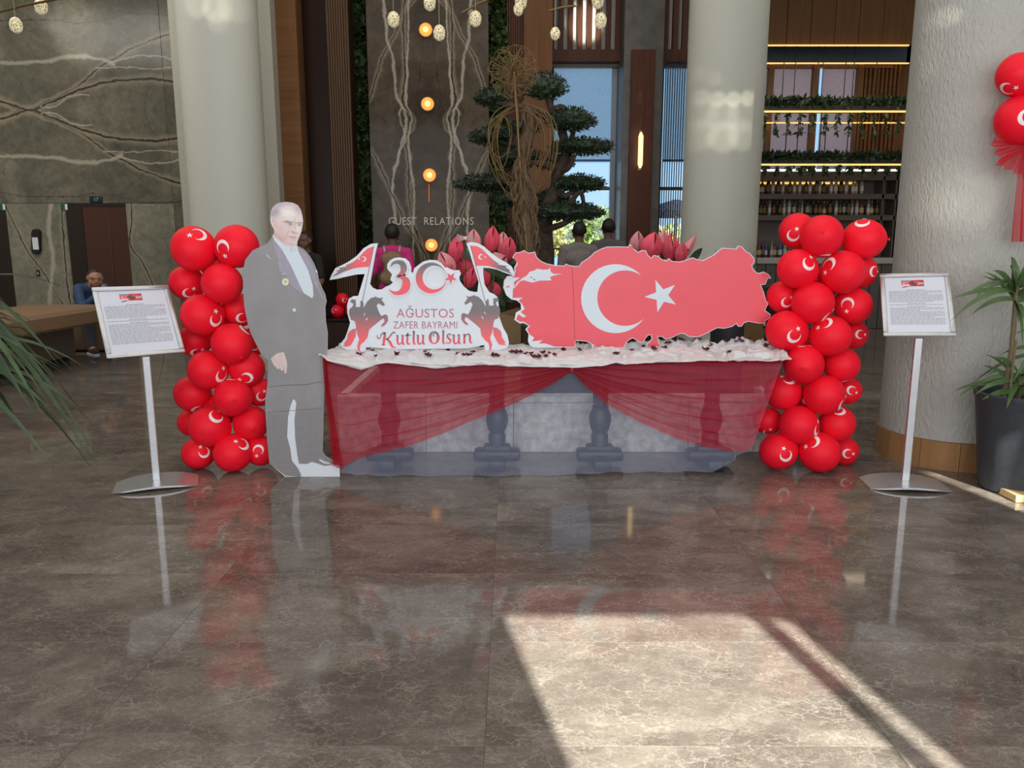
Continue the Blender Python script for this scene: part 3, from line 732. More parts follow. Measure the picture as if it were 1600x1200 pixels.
for row, (py, p0, p1, n, where, grp) in enumerate(((303.5, 1180, 1350, 21, 'on the topmost shelf behind the bar', 'bottles on the topmost bar shelf'),
                                                   (336.5, 1178, 1372, 27, 'on the shelf below, just over the balloons', 'bottles on the middle bar shelf'),
                                                   (402, 1174, 1236, 9, 'on the bar worktop beside the balloons', 'bottles on the bar worktop'))):
    for k in range(n):
        px = p0 + (p1 - p0) * (k + 0.5) / n + rnd.uniform(-1.2, 1.2)
        kind = rnd.choice([0, 0, 1, 1, 2, 3, 0, 1] if row < 2 else [0, 1, 4, 0, 3])
        if row == 0: kind = rnd.choice([0, 0, 0, 1, 3])
        bottle(kind, row, (xat(px, YSH - 0.02, py), YSH - 0.02 + rnd.uniform(-.05, .06), zs(py)), where, '%s, %s' % (grp, BOT[kind][0]))

# tub chairs at the bar
M_CHAIR = flat('dark_brown_leather', (52, 44, 42), 0.5)
def tub_chair(px, Y, label):
    x = xat(px, Y, 480); t = thing('tub_chair', label, 'chair', (x, Y, 0), 'dark chairs by the bar')
    bm = B()
    def f(u, v):
        a = math.pi * (0.0 + u) + math.pi; r = 0.30 - 0.03 * v
        return (x - r * math.cos(a), Y + 0.02 + r * math.sin(a) * -1.0 * -1 + 0, 0.45 + 0.42 * v * (0.75 + 0.25 * math.sin(math.pi * u)))
    vs = grid(bm, f, 16, 5); 
    bmesh.ops.solidify(bm, geom=bm.faces[:], thickness=0.05); obj('backrest', bm, M_CHAIR, t, recalc=True)
    bm = B(); lathe(bm, [(0.02, 0.40), (0.27, 0.40), (0.29, 0.43), (0.27, 0.48), (0.02, 0.49)], (x, Y, 0), 20); obj('seat', bm, M_CHAIR, t)
    for sx in (-1, 1):
        for sy in (-1, 1):
            bm = B(); tube(bm, [(x + sx * .18, Y + sy * .18, .40), (x + sx * .23, Y + sy * .23, 0)], [0.018, 0.012]); obj('leg', bm, M_BLACK, t)
tub_chair(1186, 9.9, 'dark tub chair behind the eastern tip of the red map board'); tub_chair(1214, 10.6, 'dark tub chair half hidden behind the balloons, nearer the stucco column')

# ------------------------------------------------------------------ green walls, wall lamps, lettering, pendants
def green_wall(p0, p1, Y, label, n, zr=(0.2, 6.1)):
    x0, x1 = xat(p0, Y), xat(p1, Y); bm = B(); r = random.Random(int(p0))
    leafy(bm, lambda: ((r.uniform(x0, x1), Y + r.uniform(-.12, .1), r.uniform(*zr)), (0, -.8, -.3)), n, 0.15, r)
    o = obj('vertical_garden', bm, leafmat('green_wall_leaf_%d' % p0, (74, 94, 52), 0.6), loc=((x0 + x1) / 2, Y, 0.2), smooth=False)
    return tag(o, label, 'plants', kind='stuff')
green_wall(544, 573, 10.98, 'narrow strip of dark green wall plants between slatted wood and marble slab', 2600)
green_wall(764, 792, 10.98, 'narrow strip of dark green wall plants behind the wire ball sculpture', 2600)
M_DISC = glow('amber_lamp_glass', (255, 150, 62), 1.15); M_DISC_C = glow('amber_lamp_centre', (255, 206, 128), 1.8)
M_COPPER = flat('copper_ring', (176, 112, 66), 0.35, 0.7)
ordn = ['topmost', 'second', 'third', 'lowest']
for k, (px, py) in enumerate(((665.5, 47.5), (668.5, 163), (671.5, 274), (674.5, 383))):
    c = at(px, py, YS); t = thing('wall_lamp', '%s of four round amber lamps in a line down the dark marble' % ordn[k], 'lamp', (c.x, YS, c.z), 'round amber lamps on the marble')
    def dd(bm, r, y0, y1, seg=28):
        a = ring(bm, [(c.x + r * math.cos(2 * math.pi * q / seg), y0, c.z + r * math.sin(2 * math.pi * q / seg)) for q in range(seg)])
        b = ring(bm, [(c.x + r * math.cos(2 * math.pi * q / seg), y1, c.z + r * math.sin(2 * math.pi * q / seg)) for q in range(seg)])
        bridge(bm, a, b); bm.faces.new(b)
    bm = B(); dd(bm, 0.088, YS, YS - 0.03); obj('ring', bm, M_COPPER, t, recalc=True)
    bm = B(); dd(bm, 0.078, YS - 0.02, YS - 0.04); obj('glass_disc', bm, M_DISC, t, recalc=True)
    bm = B(); dd(bm, 0.034, YS - 0.03, YS - 0.055); obj('glass_centre', bm, M_DISC_C, t, recalc=True)
    if k == 2:
        bm = B(); tube(bm, [at(670.5, 288, YS - .01), at(670.5, 316, YS - .01)], 0.012); obj('pendant_stem', bm, M_COPPER, t)
t = thing('desk_lettering', 'pale raised letters GUEST RELATIONS on the dark marble slab', 'sign', at(674, 345, YS), None)
M_LETTER = flat('pale_letter_metal', (222, 204, 190), 0.4)
for w, a, b in (('GUEST', 607.5, 651), ('RELATIONS', 663, 740)):
    bm = text_bm(w, lambda x, y: at(x, y, YS - 0.005), a, 339.5, b, 351.5, extrude=0.012, spacing=1.12); obj('word', bm, M_LETTER, t, smooth=False)

M_PEND = N('woven_pendant_shade')
_f = M_PEND.add('ShaderNodeTexVoronoi', feature='DISTANCE_TO_EDGE'); M_PEND.link(M_PEND.coord('Object'), _f.inputs['Vector']); _f.inputs['Scale'].default_value = 42
_c = M_PEND.ramp(_f.outputs['Distance'], [(0.02, lin((238, 226, 190))), (0.22, lin((150, 136, 100)))])
M_PEND.color(_c); M_PEND.link(_c, M_PEND.bsdf.inputs['Emission Color']); M_PEND.bsdf.inputs['Emission Strength'].default_value = 0.45; M_PEND = M_PEND.m
M_CORD = flat('thin_cord', (150, 140, 120), 0.6)
pend = [(25, 40, 'lower woven pendant over the veined marble wall'), (64, 11, 'upper woven pendant over the veined marble wall'),
        (615, 31, 'woven pendant hanging before the dark marble, nearest the wall plants'), (671.5, 5, 'woven pendant above the topmost amber lamp, cut by the frame'),
        (686.5, 52, 'lowest woven pendant before the dark marble, next to the topmost amber lamp'), (743, 30, 'woven pendant above the wire ball, on the slab edge'),
        (810, 15, 'lower of the two touching woven pendants above the bonsai'), (814, 3, 'upper of the two touching woven pendants above the bonsai'),
        (867.5, 53, 'small woven pendant beside the wood slats over the window'), (938.5, 33, 'woven pendant in front of the wood slats near the stone pillar'), (934, 2, 'woven pendant at the very top before the wood slats')]
for k, (px, py, lab) in enumerate(pend):
    Y = 7.4 + 0.35 * ((k * 5) % 4); c = at(px, py, Y); r = 0.052 * (Y / 7.4) * (0.85 if k in (6, 8) else 1.05)
    t = thing('pendant_lamp', lab, 'lamp', (c.x, c.y, c.z), 'woven globe pendants')
    bm = B(); bmesh.ops.create_uvsphere(bm, u_segments=16, v_segments=12, radius=r)
    for v in bm.verts: v.co = Vector((v.co.x * (1 + .04 * math.sin(9 * v.co.z / r)), v.co.y, v.co.z * 1.22 + (0.1 * r if v.co.z > 0 else 0))) + c
    obj('globe', bm, M_PEND, t)
    bm = B(); tube(bm, [c + Vector((0, 0, r * 1.2)), Vector((c.x, c.y, 6.2))], 0.0035, 5); obj('cord', bm, M_CORD, t)
for (p, q, Y, lab) in (((-20, 24), (92, -2), 7.6, 'thin brass chandelier branch above the veined marble wall'), ((722, 20), (770, -4), 7.8, 'short bronze chandelier branch above the dark marble edge'), ((858, 17), (900, 9), 7.7, 'thin bronze chandelier branch by the wood slats')):
    a = at(*p, Y); b = at(*q, Y); bm = B(); tube(bm, [a, (a + b) / 2 + Vector((0, 0, .01)), b], 0.011, 6); tube(bm, [(a + b) / 2 + Vector((0, 0, .01)), Vector(((a.x + b.x) / 2, Y, 6.2))], 0.005, 5)
    tag(obj('chandelier_branch', bm, M_BRASS, loc=(a + b) / 2), lab, 'chandelier')

# ------------------------------------------------------------------ outside, seen through the windows
bm = B(); box(bm, (-40, 14.9, -0.4), (40, 90, -0.1)); struct('ground_outside', bm, flat('sunlit_paving', (200, 188, 160), 0.9), smooth=False)
def tree_out(px, Y, h, rad, label, rgb):
    c = at(px, 381, Y); t = thing('tree', label, 'tree', (c.x, Y, -0.1)); r = random.Random(int(px))
    bm = B(); tube(bm, [(c.x, Y, -0.1), (c.x + .05, Y, h * .6)], [0.1, 0.06]); obj('trunk', bm, flat('tree_bark', (90, 72, 56), 0.9), t)
    bm = B()
    def fn():
        d = Vector((r.gauss(0, 1), r.gauss(0, 1), r.gauss(0, 1))).normalized(); q = rad * r.random() ** 0.4
        return (c.x + d.x * q, Y + d.y * q, h * .68 + d.z * q * .8), d
    leafy(bm, fn, 1800, 0.24, r); o = obj('foliage', bm, leafmat('sunny_leaf_%d' % px, rgb, 0.3), t, smooth=False); o['kind'] = 'stuff'
tree_out(928, 27, 2.7, 0.95, 'light green young tree outside the window behind the walking men', (120, 140, 70))
tree_out(873, 33, 2.6, 0.9, 'pale yellowish tree outside, beyond the railing by the bonsai trunk', (176, 170, 110))
tree_out(1052, 30, 1.9, 1.0, 'bushy tree outside the narrow window below the parasol', (150, 160, 100))
t = thing('garden_building', 'low cream building with a blue door outside the window', 'building', at(872, 390, 40))
a = at(850, 381, 40); b = at(905, 381, 40)
bm = B(); box(bm, (a.x - 3, 40, -.1), (b.x, 43, 1.75)); obj('wall', bm, flat('cream_render', (236, 220, 170), 0.8), t, smooth=False)
bm = B(); box(bm, (a.x - 3.2, 39.8, 1.75), (b.x + .2, 43, 1.9)); obj('roof', bm, flat('white_roof', (235, 235, 235), 0.8), t, smooth=False)
bm = B(); p = at(863, 385, 39.95); box(bm, (p.x, 39.93, -.1), (p.x + .5, 40, 1.25)); obj('door', bm, flat('blue_door', (70, 100, 170), 0.6), t, smooth=False)
t = thing('railing', 'thin dark metal railing outside the window', 'railing', at(915, 400, 16)); z0 = at(900, 389, 16).z
a, b = xat(850, 16, 390), xat(1000, 16, 390)
for zz in (z0, 0.1):
    bm = B(); tube(bm, [(a, 16, zz), (b, 16, zz)], 0.014); obj('rail', bm, M_BLACK, t)
for k in range(20):
    bm = B(); x = a + (b - a) * k / 19; tube(bm, [(x, 16, -.1), (x, 16, z0)], 0.008); obj('bar', bm, M_BLACK, t)
t = thing('parasol', 'dark blue parasol outside the narrow window with strings', 'parasol', at(1056, 380, 19))
c = at(1056, 331, 19); ap = at(1056, 312, 19).z
bm = B(); lathe(bm, [(1.05, c.z - .12), (1.02, c.z), (0.06, ap)], (c.x, 19, 0), 8, cap=False); obj('canopy', bm, flat('parasol_cloth', (40, 52, 74), 0.8), t, smooth=False)
bm = B(); tube(bm, [(c.x, 19, -.1), (c.x, 19, ap)], 0.03); obj('pole', bm, M_ALU, t)

# ------------------------------------------------------------------ upholstered counter-height bench on the far side of the hall
M_TAN = flat('tan_upholstery', (128, 98, 70), 0.75, var=0.1, scale=60); M_TAN2 = flat('tan_upholstery_base', (104, 80, 60), 0.8, var=0.1, scale=60)
bz0, bz1 = 0.487, 0.69
t = thing('curved_bench', 'long tan upholstered bench with a thick overhanging top', 'bench', (-5.6, 8.6, 0))
topo = [(-5.16, 6.6), (-5.12, 7.9), (-5.06, 9.35), (-5.10, 9.72), (-5.45, 9.88), (-5.95, 9.84), (-6.15, 9.5), (-6.2, 7.9), (-6.25, 6.6)]
topo = smooth_pts(topo, 4, True); bm = B()
lo = offset_poly(topo, 0.03); prev = None
for inset, z in ((0.03, bz0), (0.0, bz0 + .03), (0.0, bz1 - .04), (0.04, bz1)):
    pts = offset_poly(topo, inset) if inset else topo
    rg = ring(bm, [(x, y, z) for x, y in pts])
    if prev: bridge(bm, prev, rg)
    else: bm.faces.new(rg)
    prev = rg
bm.faces.new(prev); obj('seat_slab', bm, M_TAN, t, recalc=True)
bm = B(); base = [(-5.52, 6.7), (-5.53, 8.2), (-5.52, 9.65), (-5.95, 9.7), (-6.0, 6.7)]
a = ring(bm, [(x, y, 0.07) for x, y in base]); b = ring(bm, [(x, y, bz0 + .005) for x, y in base]); bridge(bm, a, b); bm.faces.new(a); bm.faces.new(b); obj('base', bm, M_TAN2, t, recalc=True, smooth=False)
bm = B(); box(bm, (-5.93, 6.8, 0), (-5.58, 9.6, 0.075)); obj('kick_plinth', bm, M_DARK, t, smooth=False)
t = thing('low_stool', 'low tan upholstered stool the seated man sits on', 'stool', (-5.86, 10.62, 0))
bm = B(); box(bm, (-6.3, 10.32, 0.03), (-5.5, 10.85, 0.42), bevel=0.03); obj('seat', bm, M_TAN2, t)
bm = B(); box(bm, (-6.25, 10.40, 0), (-5.56, 10.80, 0.035)); obj('plinth', bm, M_DARK, t, smooth=False)

# ------------------------------------------------------------------ people
SKIN = flat('skin', (168, 120, 96), 0.55); SKIN_D = flat('shaded_skin', (104, 72, 58), 0.6); HAIR = flat('dark_hair', (30, 24, 22), 0.6)  # the darker skin holds the silhouette shade of standing people in its colour
def cap(bm, p, r, q=None, r2=None, seg=12):
    p = Vector(p); q = Vector(q) if q is not None else p; r2 = r if r2 is None else r2
    for c, rr in ((p, r), (q, r2)):
        ret = bmesh.ops.create_uvsphere(bm, u_segments=seg, v_segments=8, radius=rr)
        for v in ret['verts']: v.co += c
        if (p - q).length < 1e-6: return
    tube(bm, [p, p.lerp(q, .33), p.lerp(q, .67), q], [r, r + (r2 - r) * .33, r + (r2 - r) * .67, r2], seg)
def fuse(name, bm, m, parent, xf, voxel=0.012, smooth=4):
    for v in bm.verts: v.co = xf @ v.co
    me = bpy.data.meshes.new('tmp'); bm.to_mesh(me); bm.free(); o = bpy.data.objects.new('tmp', me); C.objects.link(o)
    md = o.modifiers.new('r', 'REMESH'); md.mode = 'VOXEL'; md.voxel_size = voxel
    ms = o.modifiers.new('s', 'SMOOTH'); ms.iterations = smooth; ms.factor = 0.5
    me2 = eval_mesh(o); bpy.data.objects.remove(o); bpy.data.meshes.remove(me)
    b = B(); b.from_mesh(me2); bpy.data.meshes.remove(me2)
    return obj(name, b, m, parent, smooth='all')
def hand(bm, w, d, side):
    w = Vector(w); d = Vector(d).normalized(); s = d.cross(Vector((0, 1, 0))).normalized() * side; f = s.cross(d).normalized()
    cap(bm, w, 0.026, w + d * .05 , 0.028); cap(bm, w + d * .05 - s * .012, 0.022, w + d * .085 - s * .016, 0.018); cap(bm, w + d * .05 + s * .012, 0.022, w + d * .085 + s * .016, 0.018)
    for k, L in enumerate((.062, .072, .068, .052)):
        b = w + d * .085 + s * (-.03 + .02 * k); m = b + d * L * .55 + f * .006; cap(bm, b, 0.0095, m, 0.009, 8); cap(bm, m, 0.009, m + (d * .8 + f * .5).normalized() * L * .5, 0.0075, 8)
    th = w + d * .03 + s * -.03; cap(bm, th, 0.012, th + (d * .6 - s * .7).normalized() * .045, 0.010, 8); cap(bm, th + (d * .6 - s * .7).normalized() * .045, 0.010, th + (d * .6 - s * .7).normalized() * .045 + d * .03, 0.008, 8)
def head(bm, c, fw, up):
    c = Vector(c); fw = Vector(fw).normalized(); up = Vector(up).normalized(); rt = fw.cross(up).normalized()
    P = lambda r, f, u: c + rt * r + fw * f + up * u
    cap(bm, P(0, -.02, .035), .088, P(0, .015, .04), .085); cap(bm, P(0, .03, -.02), .072, P(0, .045, -.075), .045)
    for s in (-1, 1): cap(bm, P(.05 * s, .045, -.03), .034); cap(bm, P(.083 * s, -.005, .0), .017, P(.085 * s, -.01, .025), .02); cap(bm, P(.045 * s, .075, .035), .020, P(.012 * s, .09, .033), .018)
    cap(bm, P(0, .092, .015), .012, P(0, .106, -.018), .016); cap(bm, P(-.022, .083, -.055), .011, P(.022, .083, -.055), .011)
    return P
def head_details(P, par, xf, hair_m=None, bald=0.0):
    bm = B(); cap(bm, P(0, -.034, .045), .094, P(0, -.010, .064), .086)
    kill = [v for v in bm.verts if False]
    for v in bm.verts:
        pass
    o = fuse('hair', bm, hair_m or HAIR, par, xf, 0.010, 2)
    for s in (-1, 1):
        b = B(); cap(b, P(.033 * s, .079, .008), .0115); 
        for v in b.verts: v.co = xf @ v.co
        obj('eye', b, flat('eye_white', (150, 138, 130), 0.4), par)
        b = B(); cap(b, P(.033 * s, .0865, .008), .006)
        for v in b.verts: v.co = xf @ v.co
        obj('pupil', b, HAIR, par)
        b = B(); cap(b, P(.018 * s, .099, .033), .006, P(.055 * s, .085, .036), .005)
        for v in b.verts: v.co = xf @ v.co
        obj('eyebrow', b, HAIR, par)
    b = B(); cap(b, P(-.02, .094, -.055), .005, P(.02, .094, -.055), .005)
    for v in b.verts: v.co = xf @ v.co
    obj('lips', b, flat('lips', (150, 92, 84), 0.5), par)
def standing(label, x, y, yaw, h, skin, shirt, trousers, stride=0.12, hair_len=0.0, group=None):
    t = thing('person', label, 'person', (x, y, 0), group); s = h / 1.75
    xf = Matrix.Translation((x, y, 0)) @ Matrix.Rotation(yaw, 4, 'Z') @ Matrix.Scale(s, 4)
    leg = {sd: [(sd * .085, 0, .92), (sd * .095, sd * stride * .55 + .03, .5), (sd * .10, sd * stride - .0, .085), (sd * .105, sd * stride + .15, .035)] for sd in (-1, 1)}
    arm = {sd: [(sd * .185, 0, 1.41), (sd * .245, -.03 - sd * .04, 1.13), (sd * .25, .07 - sd * .10, .90)] for sd in (-1, 1)}
    def torso(b, e):
        if e: cap(b, (-.11, -.015, 1.42), .055 + e, (0, -.012, 1.455), .055 + e); cap(b, (.11, -.015, 1.42), .055 + e, (0, -.012, 1.455), .055 + e)
        cap(b, (-.07, 0, .95), .112 + e, (.07, 0, .95), .112 + e); cap(b, (-.055, 0, 1.1), .10 + e, (.055, 0, 1.1), .10 + e); cap(b, (-.08, 0, 1.3), .11 + e, (.08, 0, 1.3), .11 + e)
        cap(b, (0, 0, .95), .12 + e, (0, 0, 1.3), .12 + e); cap(b, (-.16, -.01, 1.405), .058 + e, (.16, -.01, 1.405), .058 + e)
    bm = B(); torso(bm, 0); cap(bm, (0, -.01, 1.40), .068, (0, .01, 1.55), .058); cap(bm, (-.11, -.015, 1.425), .055, (0, -.01, 1.475), .055); cap(bm, (.11, -.015, 1.425), .055, (0, -.01, 1.475), .055); P = head(bm, (0, .015, 1.625), (0, 1, 0), (0, 0, 1))
    for sd in (-1, 1):
        L = leg[sd]; cap(bm, L[0], .088, L[1], .058); cap(bm, L[1], .058, L[2], .038); cap(bm, L[2], .04, L[3], .032)
        A = arm[sd]; cap(bm, A[0], .052, A[1], .041); cap(bm, A[1], .041, A[2], .028); hand(bm, A[2], Vector(A[2]) - Vector(A[1]), sd)
    fuse('body', bm, skin, t, xf, 0.011)
    bm = B(); torso(bm, .014)
    for sd in (-1, 1): cap(bm, arm[sd][0], .068, Vector(arm[sd][0]).lerp(Vector(arm[sd][1]), .82), .058)
    fuse('shirt', bm, shirt, t, xf, 0.014)
    bm = B(); cap(bm, (-.07, 0, .93), .13, (.07, 0, .93), .13)
    for sd in (-1, 1): L = leg[sd]; cap(bm, L[0], .104, L[1], .075); cap(bm, L[1], .075, L[2], .06)
    fuse('trousers', bm, trousers, t, xf, 0.014)
    for sd in (-1, 1):
        bm = B(); L = leg[sd]; cap(bm, (L[2][0], L[2][1] - .04, .045), .045, (L[3][0], L[3][1], .042), .042); fuse('shoe', bm, M_BLACK, t, xf, 0.010)
    head_details(P, t, xf)
    return t, xf
M_SHIRT_G = flat('grey_brown_shirt', (128, 120, 118), 0.8); M_SHIRT_D = flat('dark_grey_shirt', (98, 94, 94), 0.8); M_TROUS = flat('dark_trousers', (44, 42, 46), 0.8)
standing('man in a grey shirt walking away outside the bonsai, nearer its trunk', xat(905, 9.9, 380), 9.9, 0.1, 1.71, SKIN_D, M_SHIRT_G, M_TROUS, 0.14)
standing('taller man in a darker grey shirt walking away beside the stone pillar', xat(950.5, 10.7, 370), 10.7, -0.05, 1.77, SKIN_D, M_SHIRT_D, M_TROUS, -0.14)
wmn, wx = standing('person in a bright pink shirt with a backpack facing the marble slab', xat(613, 9.4, 380), 9.4, 0.08, 1.67, SKIN_D, flat('bright_pink_shirt', (206, 44, 130), 0.75), M_TROUS, 0.04)
bm = B(); cap(bm, (-.07, -.17, 1.1), .09, (.07, -.17, 1.1), .09); cap(bm, (-.06, -.17, 1.33), .08, (.06, -.17, 1.33), .08); cap(bm, (0, -.17, 1.1), .11, (0, -.17, 1.33), .10)
bp = fuse('backpack', bm, flat('beige_canvas', (142, 118, 92), 0.85), wmn, wx, 0.014)
for sd in (-1, 1):
    bm = B(); tube(bm, [wx @ Vector(p) for p in ((sd * .09, -.14, 1.42), (sd * .10, -.03, 1.485), (sd * .10, .10, 1.42), (sd * .12, .13, 1.25), (sd * .12, -.05, 1.08))], 0.016); obj('strap', bm, flat('pale_strap', (196, 176, 160), 0.8), bp)
standing('person in dark clothes whose face peeks out behind the cutout shoulder', xat(478, 9.4, 380), 9.4, 2.7, 1.58, SKIN_D, flat('near_black_shirt', (30, 27, 28), 0.8), M_TROUS, 0.05)

# seated man
hp = Vector((-5.86, 10.55, 0)); t = thing('person', 'man in a blue shirt sitting hunched forward behind the tan bench', 'person', (hp.x, hp.y, 0))
yaw = -2.25                                                # faces towards the camera and the cutout
xf = Matrix.Translation(hp) @ Matrix.Rotation(yaw + 0.0, 4, 'Z')
# local: y forward, x to his own right is +x
hipL = {s: Vector((s * .09, .05, .52)) for s in (-1, 1)}; knee = {s: Vector((s * .15, .46, .50)) for s in (-1, 1)}; ank = {s: Vector((s * .13, .44, .09)) for s in (-1, 1)}; toe = {s: Vector((s * .15, .60, .035)) for s in (-1, 1)}
sh = {s: Vector((s * .17, .30, .86)) for s in (-1, 1)}; elb = {s: Vector((s * .21, .46, .62)) for s in (-1, 1)}; wri = {s: Vector((s * .06, .62, .80)) for s in (-1, 1)}
def storso(b, e):
    cap(b, (-.07, 0, .54), .115 + e, (.07, 0, .54), .115 + e); cap(b, (0, 0, .54), .125 + e, (0, .18, .78), .12 + e); cap(b, (-.08, .18, .76), .105 + e, (.08, .18, .76), .105 + e); cap(b, (-.15, .28, .86), .06 + e, (.15, .28, .86), .06 + e); cap(b, (0, .16, .74), .12 + e, (0, .27, .86), .085 + e)
bm = B(); storso(bm, 0); cap(bm, (0, .28, .88), .06, (.01, .43, .94), .055); P = head(bm, (.02, .47, .985), (0.25, 1, -.10), (0, .2, 1))
for s in (-1, 1):
    cap(bm, hipL[s], .09, knee[s], .058); cap(bm, knee[s], .056, ank[s], .038); cap(bm, ank[s], .04, toe[s], .032)
    cap(bm, sh[s], .052, elb[s], .042); cap(bm, elb[s], .042, wri[s], .028); hand(bm, wri[s], wri[s] - elb[s] + Vector((0, 0, .05)), s)
fuse('body', bm, SKIN, t, xf, 0.011)
bm = B(); storso(bm, .014)
for s in (-1, 1): cap(bm, sh[s], .068, elb[s], .058); cap(bm, elb[s], .056, elb[s].lerp(wri[s], .75), .042)
fuse('shirt', bm, flat('blue_shirt', (44, 66, 100), 0.8), t, xf, 0.014)
bm = B(); cap(bm, (-.08, 0, .54), .13, (.08, 0, .54), .13)
for s in (-1, 1): cap(bm, hipL[s], .104, knee[s], .075); cap(bm, knee[s], .074, ank[s] + Vector((0, 0, .03)), .058)
fuse('trousers', bm, flat('slate_jeans', (74, 78, 88), 0.85), t, xf, 0.014)
for s in (-1, 1):
    bm = B(); cap(bm, ank[s] + Vector((0, -.04, -.035)), .046, toe[s] + Vector((0, 0, .012)), .042); shoe = fuse('shoe', bm, flat('brown_shoe', (62, 50, 46), 0.6), t, xf, 0.010)
    bm = B(); a = ank[s] + Vector((0, -.05, 0)); b = toe[s] + Vector((0, .0, 0)); cap(bm, (a.x, a.y, .014), .047, (b.x, b.y, .014), .044)
    for v in bm.verts: v.co.z = max(0.0, min(v.co.z, 0.02))
    for v in bm.verts: v.co = xf @ v.co
    obj('sole', bm, M_WHITE, shoe)
head_details(P, t, xf)
bm = B(); cap(bm, P(0, .05, -.088), .046, P(0, .03, -.07), .05); fuse('beard', bm, flat('dark_stubble', (66, 48, 40), 0.8), t, xf, 0.010, 2)

# ------------------------------------------------------------------ stone planter with the bonsai, sculpture and flamingo flowers
M_PLSTONE = flat('pale_grey_planter_stone', (204, 203, 200), 0.35, var=0.32, scale=16)
px0, px1, PY0, PY1, PZ = -1.22, 1.86, 5.27, 7.2, 0.405
t = thing('stone_planter', 'long low grey stone planter behind the draped table', 'planter', ((px0 + px1) / 2, PY0, 0))
for k in range(5):                                        # facing slabs
    a = px0 + (px1 - px0) * k / 5; b = px0 + (px1 - px0) * (k + 1) / 5 - 0.003
    bm = B(); box(bm, (a, PY0, 0), (b, PY0 + 0.05, PZ - 0.05), bevel=0.003); obj('stone_slab', bm, M_PLSTONE, t, smooth=False)
    bm = B(); box(bm, (a, PY0 - 0.01, PZ - 0.046), (b, PY0 + 0.10, PZ), bevel=0.004); obj('coping_stone', bm, M_PLSTONE, t, smooth=False)
bm = B(); box(bm, (px0, PY0 + 0.05, 0), (px0 + 0.06, PY1, PZ)); box(bm, (px1 - 0.06, PY0 + 0.05, 0), (px1, PY1, PZ)); box(bm, (px0, PY1 - .06, 0), (px1, PY1, PZ)); obj('side_walls', bm, M_PLSTONE, t, smooth=False)
bm = B(); r = random.Random(5)
grid(bm, lambda u, v: (px0 + .06 + (px1 - px0 - .12) * u, PY0 + .1 + (PY1 - PY0 - .16) * v, PZ - .05 + .03 * noise.noise(Vector((u * 30, v * 20, 0)))), 60, 36)
o = obj('soil', bm, flat('dark_soil', (38, 33, 29), 0.95, var=0.4, scale=90), t); o['kind'] = 'stuff'

M_BARK = flat('dark_bonsai_bark', (64, 50, 40), 0.85, var=0.4, scale=25, bump=0.6)
M_NEEDLE = leafmat('bonsai_needles', (34, 50, 30), 0.55)
YT = 6.4
tb = at(846, 520, YT)
t = thing('bonsai_tree', 'large cloud-pruned bonsai tree with flat dark green foliage pads', 'tree', (tb.x, YT, PZ - 0.05))
main = [(826, 560, 0, .17), (838, 500, 0, .14), (846, 440, 0, .105), (850, 400, .05, .085), (850, 350, .05, .07), (858, 320, .0, .06), (868, 295, 0, .05), (874, 265, 0, .045), (884, 240, 0, .04), (878, 205, .0, .035), (862, 170, 0, .03), (852, 140, 0, .022)]
def P3(L): return [at(px, py, YT + dy) for px, py, dy, *_ in L]
_mp = P3(smooth_pts(main, 5)); bm = B(); tube(bm, [Vector((_mp[0].x - .03, YT, PZ - .06))] + _mp, [.2] + [q[3] for q in smooth_pts(main, 5)], 12); obj('trunk', bm, M_BARK, t)
branches = [[(884, 240, 0), (892, 222, 0), (898, 196, -.1)], [(874, 268, 0), (888, 262, -.1), (898, 243, -.15)], [(868, 295, 0), (884, 306, -.1), (904, 292, -.1)], [(855, 335, 0), (880, 330, -.1), (905, 300, -.15), (912, 318, -.1)],
            [(850, 360, 0), (880, 350, -.15), (900, 338, -.15)], [(862, 175, 0), (880, 168, -.1), (895, 195, -.1)], [(866, 190, 0), (830, 172, .1), (775, 160, .1)], [(872, 250, 0), (830, 235, .15), (768, 216, .15)], [(858, 325, 0), (820, 305, .15), (755, 292, .15)],
            [(852, 350, 0), (830, 320, .1), (790, 314, .1)], [(872, 262, 0), (840, 255, -.05), (815, 255, .1)]]
for br in branches:
    bm = B(); pts = smooth_pts(br, 4); tube(bm, P3(pts), [0.032 - 0.018 * i / len(pts) for i in range(len(pts))], 7); obj('branch', bm, M_BARK, t)
pads = [(852, 138, 31, 22, 0), (768, 154, 22, 14, .15), (893, 190, 35, 19, -.1), (908, 231, 48, 12.5, -.12), (768, 215, 33, 14, .2), (905, 288, 36, 13.5, -.1), (757, 288, 45, 13, .15), (806, 250, 36, 16, .15),
        (890, 333, 52, 15, -.12), (796, 312, 30, 14, .1), (860, 312, 26, 12, .1), (868, 255, 26, 12, .15), (818, 200, 22, 11, .2)]
for k, (px, py, rx, ry, dy) in enumerate(pads):
    c = at(px, py, YT + dy); sc_px = cdepth(c) / FPX; RX, RZ = rx * sc_px, ry * sc_px; RY = min(RX * 0.8, 0.24)
    bm = B(); bmesh.ops.create_icosphere(bm, subdivisions=3, radius=1.0)
    for v in bm.verts:
        d = v.co.normalized(); f = 0.95 + 0.20 * noise.noise(d * 2.6 + Vector((k * 7, 0, 0)))
        z = d.z * (1.0 if d.z > 0 else 0.62)
        v.co = Vector((d.x * RX * f, d.y * RY * f, z * RZ * f)) + c
    r = random.Random(k); faces = bm.faces[:]; src = [(fa.calc_center_median(), fa.normal.copy()) for fa in faces]
    bmesh.ops.recalc_face_normals(bm, faces=bm.faces)
    n = int(1900 * (rx / 40))
    for _ in range(n):
        p, nn = r.choice(src); q = p + Vector((r.uniform(-.03, .03), r.uniform(-.03, .03), r.uniform(-.015, .015)))
        leafy(bm, lambda: (q, (q - c).normalized()), 1, 0.026, r)
    obj('foliage_pad', bm, M_NEEDLE, t, smooth=False)

